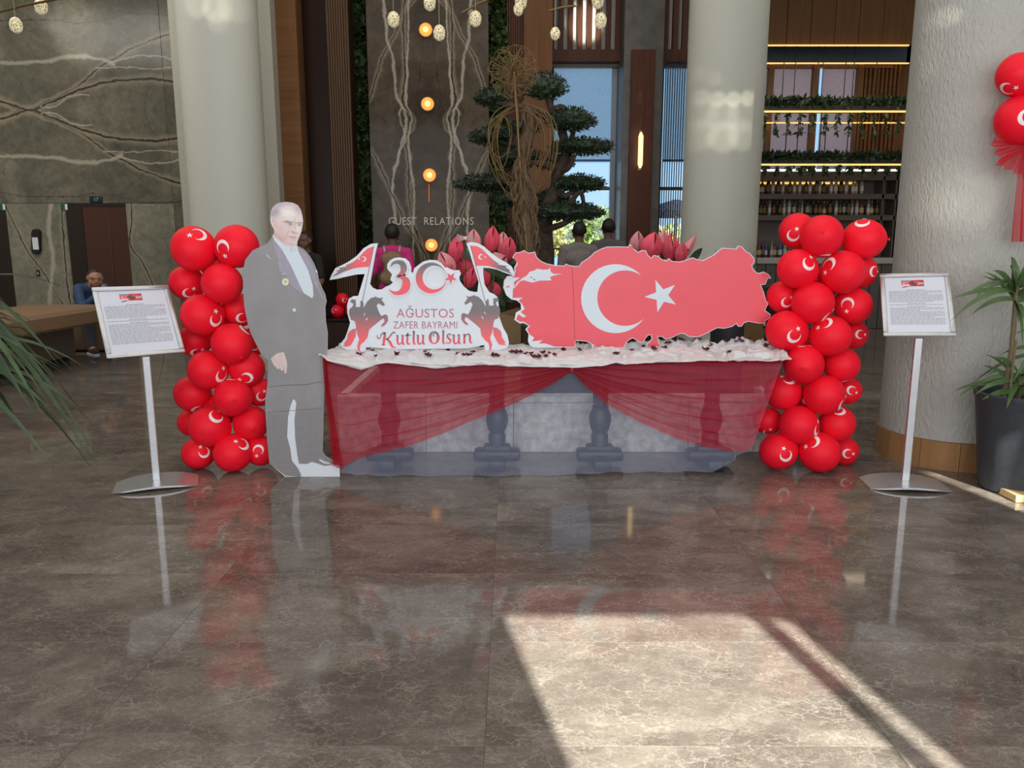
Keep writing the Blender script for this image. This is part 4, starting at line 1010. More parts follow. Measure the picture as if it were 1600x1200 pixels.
# driftwood and wire sculpture
YD = 5.95
M_WICK = flat('dry_bark_fibre', (88, 69, 48), 0.85, var=0.35, scale=40, bump=0.5); M_WIRE = flat('gold_brown_wire', (122, 96, 58), 0.6, 0.2)
b0 = at(826, 520, YD)
t = thing('driftwood_sculpture', 'twisted dry bark sculpture with wire loops and a wire ball on top', 'sculpture', (b0.x, YD, PZ - 0.05))
core = [(828, 560, 18), (830, 430, 13), (826, 380, 16), (820, 335, 19), (818, 300, 18), (814, 268, 12), (820, 235, 12), (828, 205, 11), (826, 175, 9), (818, 158, 4)]
cs = smooth_pts(core, 6)
bm = B(); tube(bm, [at(x, y, YD) for x, y, w in cs], [w * 0.65 * cdepth(at(x, y, YD)) / FPX for x, y, w in cs], 12); obj('bark_core', bm, M_WICK, t)
r = random.Random(11); bm = B()
for k in range(46):
    ph = r.uniform(0, 6.28); tw = r.uniform(-2.5, 2.5); s0 = r.randrange(0, 30); s1 = min(len(cs) - 1, s0 + r.randrange(10, 28)); pts = []
    for i in range(s0, s1 + 1):
        x, y, w = cs[i]; c = at(x, y, YD); rr = w * (.82 + .28 * math.sin(i * .7 + k)) * cdepth(c) / FPX; q = ph + tw * (i - s0) / 20
        pts.append(c + Vector((math.cos(q) * rr, math.sin(q) * rr, 0)))
    tube(bm, pts, 0.006 + .006 * r.random(), 5)
o = obj('bark_strips', bm, M_WICK, t); o['kind'] = 'stuff'
bm = B(); tube(bm, [at(x, y, YD) for x, y in ((821, 165), (812, 200), (808, 165), (804, 135), (802, 112))], 0.008, 6); tube(bm, [at(x, y, YD - .05) for x, y in ((826, 420), (815, 300), (809, 200), (803, 112))], 0.007, 6); obj('stalk', bm, M_WIRE, t)
hub = at(802, 112, YD); RB = 39.5 * cdepth(hub) / FPX
for k in range(76):                                        # spokes of the wire ball, each ending in a little curl
    z = 1 - 2 * (k + .5) / 76; q = k * 2.39996; d = Vector((math.sqrt(1 - z * z) * math.cos(q), math.sqrt(1 - z * z) * math.sin(q), z))
    bm = B(); tube(bm, [hub, hub + d * RB * .6, hub + d * RB], 0.0022, 4); o = d.orthogonal().normalized(); tube(bm, [hub + d * RB, hub + d * RB * .97 + o * .03, hub + d * RB * .9 + o * .035], 0.002, 4); obj('spoke', bm, M_WIRE, t)
for k in range(7):
    n_ = Vector((math.cos(k * .9), math.sin(k * .9 + .4), math.cos(k * 1.7))).normalized(); a = n_.orthogonal().normalized(); b = n_.cross(a); rr = RB * (1.0 if k < 4 else .62)
    bm = B(); tube(bm, [hub + (a * math.cos(q * 2 * math.pi / 36) + b * math.sin(q * 2 * math.pi / 36)) * rr * (1 + .03 * math.sin(q * 1.9)) for q in range(37)], 0.0024, 4, cap=False); obj('hoop', bm, M_WIRE, t)
for k in range(13):                                        # big loops around the bark
    r = random.Random(40 + k); w = r.uniform(.55, 1.0); ph = r.uniform(-.5, .5); cx = 813 + r.uniform(-6, 8); bm = B(); pts = []
    if k >= 8: cx += (-28 if k % 2 else 24); w *= .5
    top, bot = (160 + r.uniform(0, 14), 318 - r.uniform(0, 40)) if k < 8 else (165 + r.uniform(0, 20), 250 + r.uniform(-20, 50))
    for i in range(33):
        q = 2 * math.pi * i / 32; py = (top + bot) / 2 - (bot - top) / 2 * math.cos(q); px = cx + 56 * w * math.sin(q) * (1 + .18 * math.cos(q))
        p = at(px, py, YD); p.y += math.sin(q) * ph * .5; pts.append(p)
    tube(bm, pts, 0.0030, 4, cap=False); obj('loop', bm, M_WIRE, t)

# flamingo flowers (giant closed pink spathes)
M_SP = leafmat('coral_spathe', (206, 66, 88), 0.28); M_SP2 = leafmat('pale_pink_spathe', (214, 130, 136), 0.2); M_GLEAF = leafmat('dark_glossy_leaf', (52, 72, 44), 0.5)
def spathe(par, px, py, w, h, lean, Y, m, root):
    c = at(px, py, Y); s = cdepth(c) / FPX; W, Hh = w * s / 2, h * s
    ax = Vector((math.sin(lean), 0, math.cos(lean))); sd = Vector((math.cos(lean), 0, -math.sin(lean))); base = c - ax * Hh * .5; bm = B()
    for k in range(5):                                     # overlapping pointed petals with a keel
        q0 = 2 * math.pi * k / 5 + .4
        def f(u, v, q0=q0):
            q = q0 + (v - .5) * 1.7 * (1 - u * .55); rad = W * (math.sin(math.pi * min(1, .10 + u * .9)) ** .75) * (1.0 + .06 * (k % 2)) * (1 - .10 * math.cos((v - .5) * 6.28))
            if u >= .999: rad = 0.002
            return base + ax * (Hh * u) + sd * (math.cos(q) * rad) + Vector((0, 1, 0)) * (math.sin(q) * rad * .8)
        grid(bm, f, 10, 6)
    fl = obj('flower', bm, m, par, smooth='all')
    bm = B(); tube(bm, [root, root.lerp(base, .6) + Vector((0, 0, .05)), base + ax * .01], 0.007, 6); obj('stem', bm, M_GLEAF, par)
def flower_plant(label, fl, rootpx, Y, leaves, seed):
    r = random.Random(seed); rt = at(rootpx, 470, Y); rt.z = PZ - 0.05
    t = thing('flamingo_flower_plant', label, 'flowers', rt)
    for px, py, w, h, lean, kind in fl: spathe(t, px, py, w, h, lean, Y + r.uniform(-.08, .12), M_SP if kind else M_SP2, rt + Vector((r.uniform(-.12, .12), r.uniform(-.05, .05), 0)))
    for px, py, L, ang in leaves:
        p = at(px, py, Y + r.uniform(0, .15)); d = Vector((math.cos(ang), -.35, math.sin(ang))); bm = B(); leaf_blade(bm, p, d, (0, -.9, .4), L, L * .42, .25, 6); obj('leaf', bm, M_GLEAF, t)
        bm = B(); tube(bm, [rt, rt.lerp(p, .5) + Vector((0, .03, .03)), p], 0.006, 5); obj('leaf_stalk', bm, M_GLEAF, t)
    return t
r = random.Random(2)
lv = [(r.uniform(690, 800), r.uniform(405, 500), r.uniform(.16, .3), r.uniform(-.6, 3.7)) for _ in range(34)]
flower_plant('tall cluster of coral pink flamingo flowers behind the white victory sign',
             [(697, 411, 26, 40, -.5, 0), (713, 388, 22, 42, .15, 1), (724, 413, 26, 46, -.55, 1), (696, 424, 30, 34, .6, 1), (740, 375, 22, 34, 0, 0), (769, 373, 22, 40, .1, 1), (785, 378, 20, 32, .1, 0), (794, 388, 24, 36, .2, 1), (782, 407, 30, 22, .9, 0), (736, 433, 20, 34, .3, 1), (755, 428, 22, 36, -.2, 1), (771, 452, 22, 30, -.3, 1), (790, 436, 20, 32, .3, 1)],
             748, 5.75, lv, 1)
lv = [(r.uniform(990, 1080), r.uniform(398, 470), r.uniform(.16, .26), r.uniform(-.4, 3.4)) for _ in range(22)]
flower_plant('cluster of coral pink flamingo flowers rising behind the red map board',
             [(995, 378, 22, 34, .1, 0), (1018, 383, 34, 42, .25, 1), (1035, 375, 16, 36, .1, 0), (1047, 385, 26, 42, .05, 1), (1064, 394, 20, 32, .1, 1), (1076, 385, 14, 44, .55, 0)], 1035, 5.75, lv, 2)
# gift bow on a flower, paper bag, pot with spiky plant
c = at(727, 372, 5.6); bm = B(); s = cdepth(c) / FPX
for sg in (-1, 1):
    grid(bm, lambda u, v: c + Vector((sg * u * 13 * s, -.02 * math.sin(u * 3.1), (v - .5) * (4 + 9 * u) * s)), 5, 4)
bmesh.ops.solidify(bm, geom=bm.faces[:], thickness=0.004); box(bm, c - Vector((.012, .02, .012)), c + Vector((.012, .01, .012)), bevel=.004)
bow_ = tag(obj('ribbon_bow', bm, flat('pale_pink_ribbon', (220, 190, 186), 0.6), loc=c, recalc=True), 'small pale ribbon bow among the flamingo flowers', 'bow')
bm = B(); tube(bm, [c, Vector((c.x, c.y + .02, PZ - .05))], .004); obj('stake', bm, M_WICK, bow_)
c = at(792, 520, 5.5); bm = B(); w = .10
a = [Vector((c.x - w, 5.45, PZ - .05)), Vector((c.x + w, 5.45, PZ - .05)), Vector((c.x + w, 5.58, PZ - .05)), Vector((c.x - w, 5.58, PZ - .05))]
b = [Vector((c.x - w * .8, 5.48, .97)), Vector((c.x + w * 1.0, 5.47, .93)), Vector((c.x + w * .9, 5.55, 1.0)), Vector((c.x - w * .8, 5.56, .95))]
A, Bv = ring(bm, a), ring(bm, b); bridge(bm, A, Bv); bm.faces.new(A)
tag(obj('paper_bag', bm, flat('brown_paper', (140, 116, 84), 0.8), loc=(c.x, 5.5, PZ - .05), recalc=True, smooth=False), 'open brown paper bag standing between the sign and the map board', 'bag')
YK = 5.75; c = at(1140, 518, YK)
t = thing('potted_plant', 'spiky plant in a dark pot behind the eastern end of the map board', 'plant', (c.x, YK, PZ - .05))
rp = 32 * cdepth(c) / FPX; zt_ = at(1140, 470, YK).z
bm = B(); lathe(bm, [(rp * .78, PZ - .05), (rp * .98, zt_ - .03), (rp * 1.03, zt_ - .03), (rp * 1.03, zt_), (rp * .93, zt_), (rp * .9, zt_ - .05), (0.01, zt_ - .05)], (c.x, YK, 0), 28, cap=False); obj('pot', bm, flat('charcoal_pot', (58, 58, 62), 0.5), t)
r = random.Random(9)
for k in range(22):
    q = r.uniform(0, 6.28); e = r.uniform(.5, 1.4); d = Vector((math.cos(q) * math.cos(e), math.sin(q) * math.cos(e), math.sin(e))); bm = B(); leaf_blade(bm, (c.x + .02 * math.cos(q), YK + .02 * math.sin(q), zt_ - .05), d, (-d.y, d.x, .3), r.uniform(.35, .62), .045, .12, 5); obj('leaf', bm, M_GLEAF, t)
bm = B(); x = at(1172, 520, 5.7).x; box(bm, (x - .07, 5.62, PZ - .05), (x + .07, 5.76, 1.08), bevel=.006)
tag(obj('wooden_post', bm, flat('olive_wood_post', (120, 98, 62), 0.6), loc=(x, 5.7, PZ - .05), smooth=False), 'square light brown post beside the dark pot, behind the balloons', 'post')

# ------------------------------------------------------------------ table
TZ = 0.737; TY0, TY1 = 4.72, 5.20; TX0, TX1 = -1.10, 1.67
M_IRON = flat('dark_cast_table_leg', (34, 33, 36), 0.45)
t = thing('buffet_table', 'long table on four dark turned pedestal legs under the white cloth', 'table', ((TX0 + TX1) / 2, (TY0 + TY1) / 2, 0))
bm = B(); box(bm, (TX0, TY0, TZ - .035), (TX1, TY1, TZ), bevel=.005); obj('tabletop', bm, M_WOOD_DARK, t, smooth=False)
for px in (612, 777, 935, 1105):
    c = ground(px, 722); x, y = c.x, 4.97
    bm = B(); lathe(bm, [(.055, .12), (.058, .20), (.048, .22), (.062, .245), (.075, .30), (.07, .345), (.052, .385), (.058, .395), (.042, .405), (.044, .60), (.056, .61), (.05, .63), (.06, .66), (.05, TZ - .036)], (x, y, 0), 20)
    leg = obj('leg', bm, M_IRON, t)
    for q in range(10):
        a = 2 * math.pi * q / 10; bm = B(); tube(bm, [(x + .044 * math.cos(a), y + .044 * math.sin(a), .41), (x + .046 * math.cos(a), y + .046 * math.sin(a), .60)], .006, 5); obj('flute', bm, M_IRON, leg)
    bm = B(); box(bm, (x - .155, y - .07, .03), (x + .155, y + .07, .105), bevel=.025); box(bm, (x - .09, y - .055, .09), (x + .09, y + .055, .135), bevel=.015); box(bm, (x - .055, y - .20, .0), (x + .055, y + .20, .075), bevel=.02); obj('foot', bm, M_IRON, t)

M_SATIN = N('white_satin'); M_SATIN.color(lin((206, 204, 206))); M_SATIN.set(0.42, 0, 0.5, **{'Sheen Weight': 0.3}); M_SATIN = M_SATIN.m
def wr(x, y):
    q = noise.noise(Vector((x * 2.3, y * 3.1, 4.2))); s_ = x * .8 + y * .6
    a = noise.noise(Vector((x * 4.2 + q, y * 6.0, 1.7)))
    b = 1 - abs(noise.noise(Vector((x * 7.0 + 1.2 * a, y * 5.0 + 1.5 * q, 5)))) * 2.6
    c = 1 - abs(noise.noise(Vector((s_ * 12 + 2 * a, (y - x) * 7 + q, 9)))) * 2.6
    e = 1 - abs(noise.noise(Vector((x * 24 + 3 * a, y * 17 + 2 * q, 2)))) * 2.6
    return .018 * a + .026 * max(0, b) + .017 * max(0, c) + .007 * max(0, e) - .012
HEM = [(503, 552), (512, 563), (540, 570), (565, 577), (590, 569), (605, 566), (640, 570), (680, 575), (720, 571), (760, 569), (800, 572), (860, 573), (895, 574), (940, 571), (962, 566), (976, 569), (1010, 566), (1060, 565), (1110, 563), (1160, 562), (1200, 563), (1225, 561)]
def hem_z(x):
    px = 800 + FPX * x / (4.66 * CT + .74 * ST)
    for (a, ya), (b, yb) in zip(HEM, HEM[1:]):
        if a <= px <= b: return at(px, ya + (yb - ya) * (px - a) / (b - a), 4.66).z
    return at(px, HEM[0][1] if px < 503 else HEM[-1][1], 4.66).z
CX0, CX1 = -1.178, 1.705
def cloth(u, v):
    x = CX0 + (CX1 - CX0) * u
    if v < .34:                                           # overhang: from the hem up to the table edge
        k = v / .34; hz = hem_z(x); top = TZ + .008
        z = hz + (top - hz) * min(1, k * 1.15); y = 4.654 + .064 * max(0, k - .35) / .65 + (.020 * noise.noise(Vector((x * 11, k * 1.5, 3))) - .012 * max(0, 1 - 2.6 * abs(noise.noise(Vector((x * 8 + k * 1.2, k * 2.2, 8)))))) * (1 - k * .5) - .006
        return Vector((x, y, z + wr(x, 4.72) * k))
    k = (v - .34) / .66; y = 4.714 + (5.24 - 4.714) * k
    amp = 1 + .55 * max(0, (x - .9)) + (.5 if k > .6 and x > .6 else 0)
    if x < .55: amp *= .72
    e = min(1.0, k * 4)
    return Vector((x, y, TZ + .010 + max(-.012, wr(x, y) * amp) + .012 * e))
bm = B(); grid(bm, cloth, 420, 110)
CLOTH = obj('tablecloth', bm, M_SATIN, loc=((TX0 + TX1) / 2, 4.95, TZ), smooth='all')
tag(CLOTH, 'crumpled white satin cloth covering the long table', 'tablecloth')
md = CLOTH.modifiers.new('thickness', 'SOLIDIFY'); md.thickness = 0.003; md.offset = 1
def cloth_z(x, y):
    k = (y - 4.714) / (5.24 - 4.714); return cloth((x - CX0) / (CX1 - CX0), .34 + .66 * k).z

# rose petals: each its own
M_PETAL = flat('dark_red_petal', (96, 14, 28), 0.55, var=0.25)
bm = B(); grid(bm, lambda u, v: Vector(((u - .5) * .034 * (1 - .5 * abs(2 * v - 1) ** 2), (v - .5) * .030, .009 * ((2 * u - 1) ** 2 + (2 * v - 1) ** 2) * .9)), 4, 4)
pet0 = obj('rose_petal', bm, M_PETAL, smooth='all'); r = random.Random(21); n = 0
spots = [(588, 561), (582, 552), (560, 553), (640, 547), (645, 549), (665, 553), (668, 555), (725, 561), (735, 556), (740, 552), (778, 559), (800, 553), (806, 553), (813, 552), (830, 560), (848, 553), (853, 556), (858, 552), (866, 561), (880, 550), (905, 550), (965, 552), (988, 547), (1005, 546), (1038, 549), (1042, 545), (1068, 542), (1071, 546), (1085, 540), (1088, 543), (1110, 546), (1125, 544), (1150, 545), (1155, 545), (1170, 541), (1182, 544), (1133, 537), (1063, 532), (935, 545), (620, 556), (700, 549), (715, 553), (770, 563), (822, 556), (842, 563), (1020, 551), (1100, 550), (1140, 551), (1195, 548)]
for k, (px, py) in enumerate(spots):
    g_ = ground(px, py, TZ + .03); y = min(5.18, max(4.735, g_.y)); x = g_.x * (y / g_.y)
    for j in range(1 if r.random() < .6 else 2):
        o = pet0 if n == 0 else pet0.copy()
        if n: C.objects.link(o)
        xx, yy = x + (r.uniform(-.025, .025) if j else 0), y + (r.uniform(-.02, .02) if j else 0)
        o.location = (xx, yy, cloth_z(xx, yy) + .007); o.rotation_euler = (r.uniform(-.35, .35), r.uniform(-.35, .35), r.uniform(0, 6.28)); s = r.uniform(.8, 1.25); o.scale = (s, s, s)
        tag(o, 'dark red rose petal scattered on the white satin cloth', 'petal', 'rose petals on the white cloth'); n += 1

# ------------------------------------------------------------------ tulle
def tulle(name, rgb, base, power, rgb2=None):
    g = N(name); lw = g.add('ShaderNodeLayerWeight'); lw.inputs[0].default_value = 0.5
    f = g.math('ADD', base, g.math('MULTIPLY', g.math('POWER', lw.outputs['Facing'], power), 1 - base), clamp=True)
    dif = g.add('ShaderNodeBsdfDiffuse'); trl = g.add('ShaderNodeBsdfTranslucent'); trp = g.add('ShaderNodeBsdfTransparent')
    c = lin(rgb)
    for nd in (dif, trl): nd.inputs[0].default_value = (*c, 1)
    a = g.add('ShaderNodeMixShader'); a.inputs[0].default_value = .35; g.link(dif.outputs[0], a.inputs[1]); g.link(trl.outputs[0], a.inputs[2])
    m = g.add('ShaderNodeMixShader'); g.link(f, m.inputs[0]); g.link(trp.outputs[0], m.inputs[1]); g.link(a.outputs[0], m.inputs[2]); g.link(m.outputs[0], g.out.inputs[0])
    return g.m
M_TRED = tulle('red_tulle', (208, 24, 52), 0.47, 1.5); M_TWHITE = tulle('white_tulle', (204, 214, 250), 0.22, 2.0)
def pl(L, x):
    for (a, ya), (b, yb) in zip(L, L[1:]):
        if a <= x <= b: return ya + (yb - ya) * (x - a) / (b - a)
    return L[0][1] if x < L[0][0] else L[-1][1]
# white sheet to the floor
def wsheet(u, v):
    px = 507 + (1222 - 507) * u
    xb = pl([(0, 533), (.12, 580), (.5, 850), (.86, 1112), (.95, 1160), (1, 1178)], u); yb = pl([(500, 737), (560, 742), (620, 745), (700, 744), (800, 744), (880, 742), (960, 738), (1112, 737), (1135, 728), (1160, 712), (1190, 700)], xb)
    xt, yt = px, 568
    Yv = 4.70 - .015 * v
    p = at(xt + (xb - xt) * v, yt + (yb - yt) * v, Yv); p.y += .012 * math.sin(u * 62 + 2 * math.sin(u * 9)) * (.2 + .8 * v) + (.05 * v if u > .93 else 0)
    p.z = max(p.z, .004 + .003 * math.sin(u * 40) ** 2)
    return p
bm = B(); grid(bm, wsheet, 200, 30)
for k in range(1):
    pass
tag(obj('white_tulle_drape', bm, M_TWHITE, loc=(.25, 4.7, 0), smooth='all'), 'sheer white tulle hanging from the table to the floor beneath the red tulle', 'drape')
gx, gy = 893.5, 578
def swag(side):
    def f(u, v):
        # u: 0 at the gather, 1 at the outer end ; v: 0 top, 1 lower edge
        if side < 0:
            tx = gx + (506 - gx) * u; ty = pl([(500, 558), (540, 566), (570, 570), (600, 563), (760, 566), (893, 571)], tx)
            lo = [(893.5, 580), (860, 601), (800, 631), (740, 655), (690, 676), (640, 694), (590, 706), (560, 716), (538, 728), (522, 727)]
        else:
            tx = gx + (1224 - gx) * u; ty = pl([(893, 570), (940, 569), (975, 568), (1000, 566), (1100, 563), (1224, 562)], tx)
            lo = [(893.5, 580), (915, 603), (950, 632), (1000, 658), (1060, 684), (1110, 697), (1140, 703), (1160, 705), (1170, 703), (1176, 696)]
        k = u * (len(lo) - 1); i = min(int(k), len(lo) - 2); w = k - i; bx, by = lo[i][0] + (lo[i + 1][0] - lo[i][0]) * w, lo[i][1] + (lo[i + 1][1] - lo[i][1]) * w
        vv_ = v + .018 * math.sin(v * 31 + 4 * u)
        px = tx + (bx - tx) * vv_; py = ty + (by - ty) * vv_ + 10 * math.sin(math.pi * v) * u * (1 - u)
        p = at(px, py, 4.672 - .012 * v)
        fold = math.sin(v * 2 * math.pi * 8 + 2.2 * math.sin(u * 5)) + .5 * math.sin(v * 2 * math.pi * 15 + 1 + 3 * u)
        amp = .009 * (1 - u) ** .6 * min(1, u * 9 + .25) + .0018
        if u > .93: amp += .006 * (u - .93) / .07
        p.y += -amp * fold - .004
        return p
    return f
swl = 'red tulle swag from the gather to the cutout end of the table'; swr = 'red tulle swag from the gather to the balloon end of the table'
for sd, lab in ((-1, swl), (1, swr)):
    bm = B(); grid(bm, swag(sd), 110, 150); tag(obj('red_tulle_swag', bm, M_TRED, loc=at(893 + sd * 150, 580, 4.67), smooth='all'), lab, 'drape', 'red tulle swags on the table')
# bunched end fall beside the cutout
def fall(u, v):
    xa = 504 + 6 * u; xb = 519 + 20 * u; y0, y1 = 560, 727 + 8 * u
    p = at(xa + (xb - xa) * v ** 1.3, y0 + (y1 - y0) * v, 4.655); p.y += .012 * math.sin(u * 2 * math.pi * 3.5 + 2 * v) ; p.z = max(.004, p.z); return p
bm = B(); grid(bm, fall, 60, 24); tag(obj('red_tulle_fall', bm, M_TRED, loc=at(512, 640, 4.655), smooth='all'), 'narrow bunched fall of red tulle at the table end by the cutout', 'drape')
bm = B(); c = at(893.5, 577, 4.655); bmesh.ops.create_uvsphere(bm, u_segments=10, v_segments=8, radius=.011)
for v in bm.verts: v.co = Vector((v.co.x * .8, v.co.y * .6, v.co.z * 1.5)) + c
tag(obj('gather_knot', bm, flat('red_knot', (200, 20, 44), 0.6), loc=c), 'small red knot gathering the two tulle swags', 'knot')

# ------------------------------------------------------------------ prints
def grad(name, c0, c1, axis=2, p0=0.35, p1=0.75, rough=0.4):
    """printed colour blend across the part's own extent (flat print)"""
    g = N(name); sep = g.add('ShaderNodeSeparateXYZ'); g.link(g.coord('Generated'), sep.inputs[0])
    g.color(g.ramp(sep.outputs[axis], [(p0, lin(c0)), (p1, lin(c1))])); g.set(rough); return g.m
RED_P, GREY_P = (238, 84, 98), (112, 104, 108)
M_REDP = flat('printed_red', (226, 80, 94), 0.42, var=0.03, scale=5)
M_G_V = grad('print_grey_over_red', RED_P, GREY_P, 2, 0.30, 0.85)
M_G_H = grad('print_horse_blend', (236, 96, 106), (116, 108, 112), 2, 0.25, 0.68)
M_G_FL = grad('print_flag_blend', (128, 110, 112), RED_P, 0, 0.30, 0.62); M_G_FR = grad('print_flag_blend_mirrored', RED_P, (110, 100, 104), 0, 0.38, 0.72)
M_MAUVE = grad('print_mauve', (206, 106, 122), (150, 122, 136), 2, 0.1, 0.9); M_DKP = flat('printed_dark_line', (84, 76, 80), 0.5)
M_PALE = flat('printed_pale_blue_white', (206, 217, 227), 0.42, var=0.01)

# ------------------------------------------------------------------ map board
YM = 4.995
z1 = zoom(780, 370, 6.314, YM); z2 = zoom(980, 370, 6.317, YM)
def to_px(L, x0, s): return [(x0 + u / s, 370 + v / s) for u, v in L]
top1 = [(128, 205), (160, 155), (215, 148), (245, 130), (268, 148), (290, 158), (355, 148), (370, 200), (410, 237), (470, 264), (560, 282), (640, 285), (662, 265), (690, 280), (715, 283), (752, 290), (790, 288), (812, 252), (870, 215), (912, 182), (935, 155), (1000, 120), (1060, 98), (1160, 95), (1270, 98), (1292, 70), (1316, 98)]
top2 = [(38, 88), (70, 125), (110, 150), (150, 130), (185, 135), (205, 180), (240, 210), (262, 180), (300, 188), (340, 220), (390, 236), (410, 212), (440, 238), (520, 246), (570, 232), (600, 218), (650, 204), (690, 222), (750, 232), (790, 210), (850, 180), (935, 110), (990, 112), (1078, 117), (1090, 90), (1130, 95), (1180, 150), (1210, 160), (1255, 215), (1258, 250), (1232, 282), (1250, 330), (1290, 360), (1350, 345), (1395, 370), (1422, 412), (1386, 412), (1365, 470), (1318, 476), (1350, 550), (1370, 630), (1394, 655), (1360, 725), (1416, 765), (1412, 800), (1365, 832), (1358, 880), (1345, 850), (1310, 858), (1200, 836), (1155, 850), (1130, 886), (1095, 886), (1078, 858), (1040, 885), (960, 907), (890, 900), (830, 930), (760, 965), (690, 991), (610, 986), (560, 956), (520, 956), (470, 985), (420, 1006), (370, 1012), (345, 985), (303, 988), (310, 1040), (335, 1090), (190, 1090), (195, 1058), (243, 1010), (232, 968), (206, 975), (175, 1010), (168, 1036), (130, 1046), (60, 1003)]
bot1 = [(1310, 1001), (1260, 1035), (1230, 1095), (965, 1095), (930, 1068), (860, 1033), (752, 1025), (752, 1090), (340, 1095), (300, 1068), (283, 1030), (290, 960), (258, 914), (290, 878), (240, 850), (205, 855), (150, 820), (165, 748), (215, 718), (212, 660), (172, 628), (120, 618), (70, 577), (40, 500), (48, 430), (80, 388), (135, 385), (150, 340), (148, 300), (172, 262), (165, 230)]
outer = to_px(top1, 780, 6.314) + to_px(top2, 980, 6.317) + to_px(bot1, 780, 6.314)
red_l = [(548, 1082), (455, 1052), (390, 1052), (430, 1018), (325, 1032), (345, 992), (302, 965), (274, 914), (303, 880), (246, 838), (202, 838), (168, 812), (188, 762), (238, 797), (270, 786), (212, 742), (252, 711), (222, 655), (190, 628), (234, 598), (132, 604), (136, 520), (152, 470), (118, 420), (104, 405), (150, 390), (163, 345), (160, 305), (184, 264)]
redpoly = offset_poly(outer, 0.95)
n_keep = len(top1) + len(top2) + 9                        # up to the south-western corner
redpoly = redpoly[:n_keep - 1] + to_px(red_l, 780, 6.314)
mp_ = lambda x, y: at(x, y, YM)
t = thing('map_board', 'large red country-shaped cut-out board with a white crescent and star', 'sign', (at(960, 543, YM).x, YM, TZ + .05))
bm = B(); plate(bm, [mp_(*p) for p in outer], 0.010); obj('board', bm, M_WHITE, t, recalc=True, smooth=False)
bm = B(); plate(bm, [mp_(*p) + Vector((0, -.0012, 0)) for p in redpoly]); obj('red_print', bm, M_REDP, t, smooth=False)
sea = [(130, 520), (178, 452), (232, 405), (270, 385), (300, 345), (345, 332), (375, 315), (430, 325), (490, 322), (500, 300), (508, 345), (538, 366), (620, 366), (540, 382), (500, 400), (517, 430), (400, 432), (330, 452), (290, 442), (240, 427), (205, 440), (165, 490)]
bm = B(); plate(bm, [z1(*p) + Vector((0, -.002, 0)) for p in sea]); plate(bm, [z1(*p) + Vector((0, -.002, 0)) for p in [(98, 402), (208, 402), (150, 440), (128, 500), (120, 440)]]); obj('inland_sea_print', bm, M_PALE, t, smooth=False)
bm = B()
for p in ([(66, 492), (100, 482), (102, 494), (72, 502)], [(303, 400), (325, 393), (330, 404), (312, 408)], [(330, 420), (350, 415), (360, 428), (345, 432)]): plate(bm, [z1(*q) + Vector((0, -.003, 0)) for q in p])
obj('island_print', bm, M_REDP, t, smooth=False)
bm = B(); crescent_mesh(bm, (961.8, 466.6), 53.8, (976.6, 465.8), 43.3, mp_, .0024, 60); obj('crescent', bm, M_PALE, t, smooth=False)
stp = [(278, 425), (472, 473), (481, 669), (297, 746), (170, 593)]; scx, scy = sum(p[0] for p in stp) / 5, sum(p[1] for p in stp) / 5; st = []
for i in range(5):
    a, b = stp[i], stp[(i + 1) % 5]; st += [a, (scx + ((a[0] + b[0]) / 2 - scx) * .472, scy + ((a[1] + b[1]) / 2 - scy) * .472)]
bm = B(); plate(bm, [z2(*p) + Vector((0, -.0024, 0)) for p in st]); obj('star', bm, M_PALE, t, smooth=False)
bm = B(); ribbon_mesh(bm, [(894.0, 416.5, .7), (896, 460, .7), (898.3, 532, .7)], mp_, .0028); obj('panel_seam', bm, flat('seam_red', (168, 58, 72), 0.6), t, smooth=False)
bm = B(); a = at(940, 500, YM + .01); plate(bm, [Vector((a.x - .06, YM + .0105, TZ + .04)), Vector((a.x - .06, YM + .15, TZ + .04)), Vector((a.x - .06, YM + .0105, 1.05))], .012, (1, 0, 0)); obj('support_strut', bm, M_WHITE, t, recalc=True, smooth=False)

# ------------------------------------------------------------------ victory sign
YV = 4.90
q3 = zoom(505, 370, 6.319, YV); q4 = zoom(655, 370, 6.319, YV); q8 = zoom(500, 360, 5.0, YV); pxv = lambda x, y: at(x, y, YV)
o3a = [(240, 1120), (190, 1095), (168, 1058), (215, 1000), (240, 935), (265, 850), (240, 760), (235, 680), (252, 612), (300, 585), (345, 585), (372, 495), (410, 368), (330, 372), (220, 395), (130, 417), (62, 427), (80, 380), (120, 310), (240, 252), (330, 190), (400, 112), (470, 70), (540, 62), (518, 150), (492, 290), (462, 468), (488, 503), (530, 523), (580, 518), (622, 490), (655, 478), (690, 452), (662, 425), (680, 370), (655, 342), (632, 315), (633, 270), (660, 232), (702, 210), (750, 203), (812, 215), (850, 250), (868, 300), (868, 345), (884, 362), (900, 310)]
o4 = [(0, 272), (40, 245), (100, 228), (170, 232), (222, 262), (250, 305), (275, 302), (310, 320), (340, 330), (395, 330), (412, 362), (395, 400), (402, 437), (440, 490), (490, 533), (540, 545), (574, 545), (586, 440), (560, 360), (520, 230), (490, 130), (465, 62), (510, 50), (580, 62), (640, 95), (700, 150), (780, 210), (860, 255), (915, 295), (936, 345), (930, 382), (860, 360), (760, 322), (690, 308), (632, 306), (632, 370), (645, 470), (690, 545), (740, 568), (775, 598), (785, 680), (790, 790), (830, 900), (870, 970), (887, 1050), (870, 1095), (820, 1113), (745, 1130), (700, 1134), (650, 1118), (640, 1068), (580, 1080), (480, 1100), (0, 1108)]
o3b = [(720, 1112), (560, 1098), (430, 1088), (420, 1134), (330, 1140)]
out_px = [(505 + u / 6.319, 370 + v / 6.319) for u, v in o3a] + [(655 + u / 6.319, 370 + v / 6.319) for u, v in o4] + [(505 + u / 6.319, 370 + v / 6.319) for u, v in o3b]
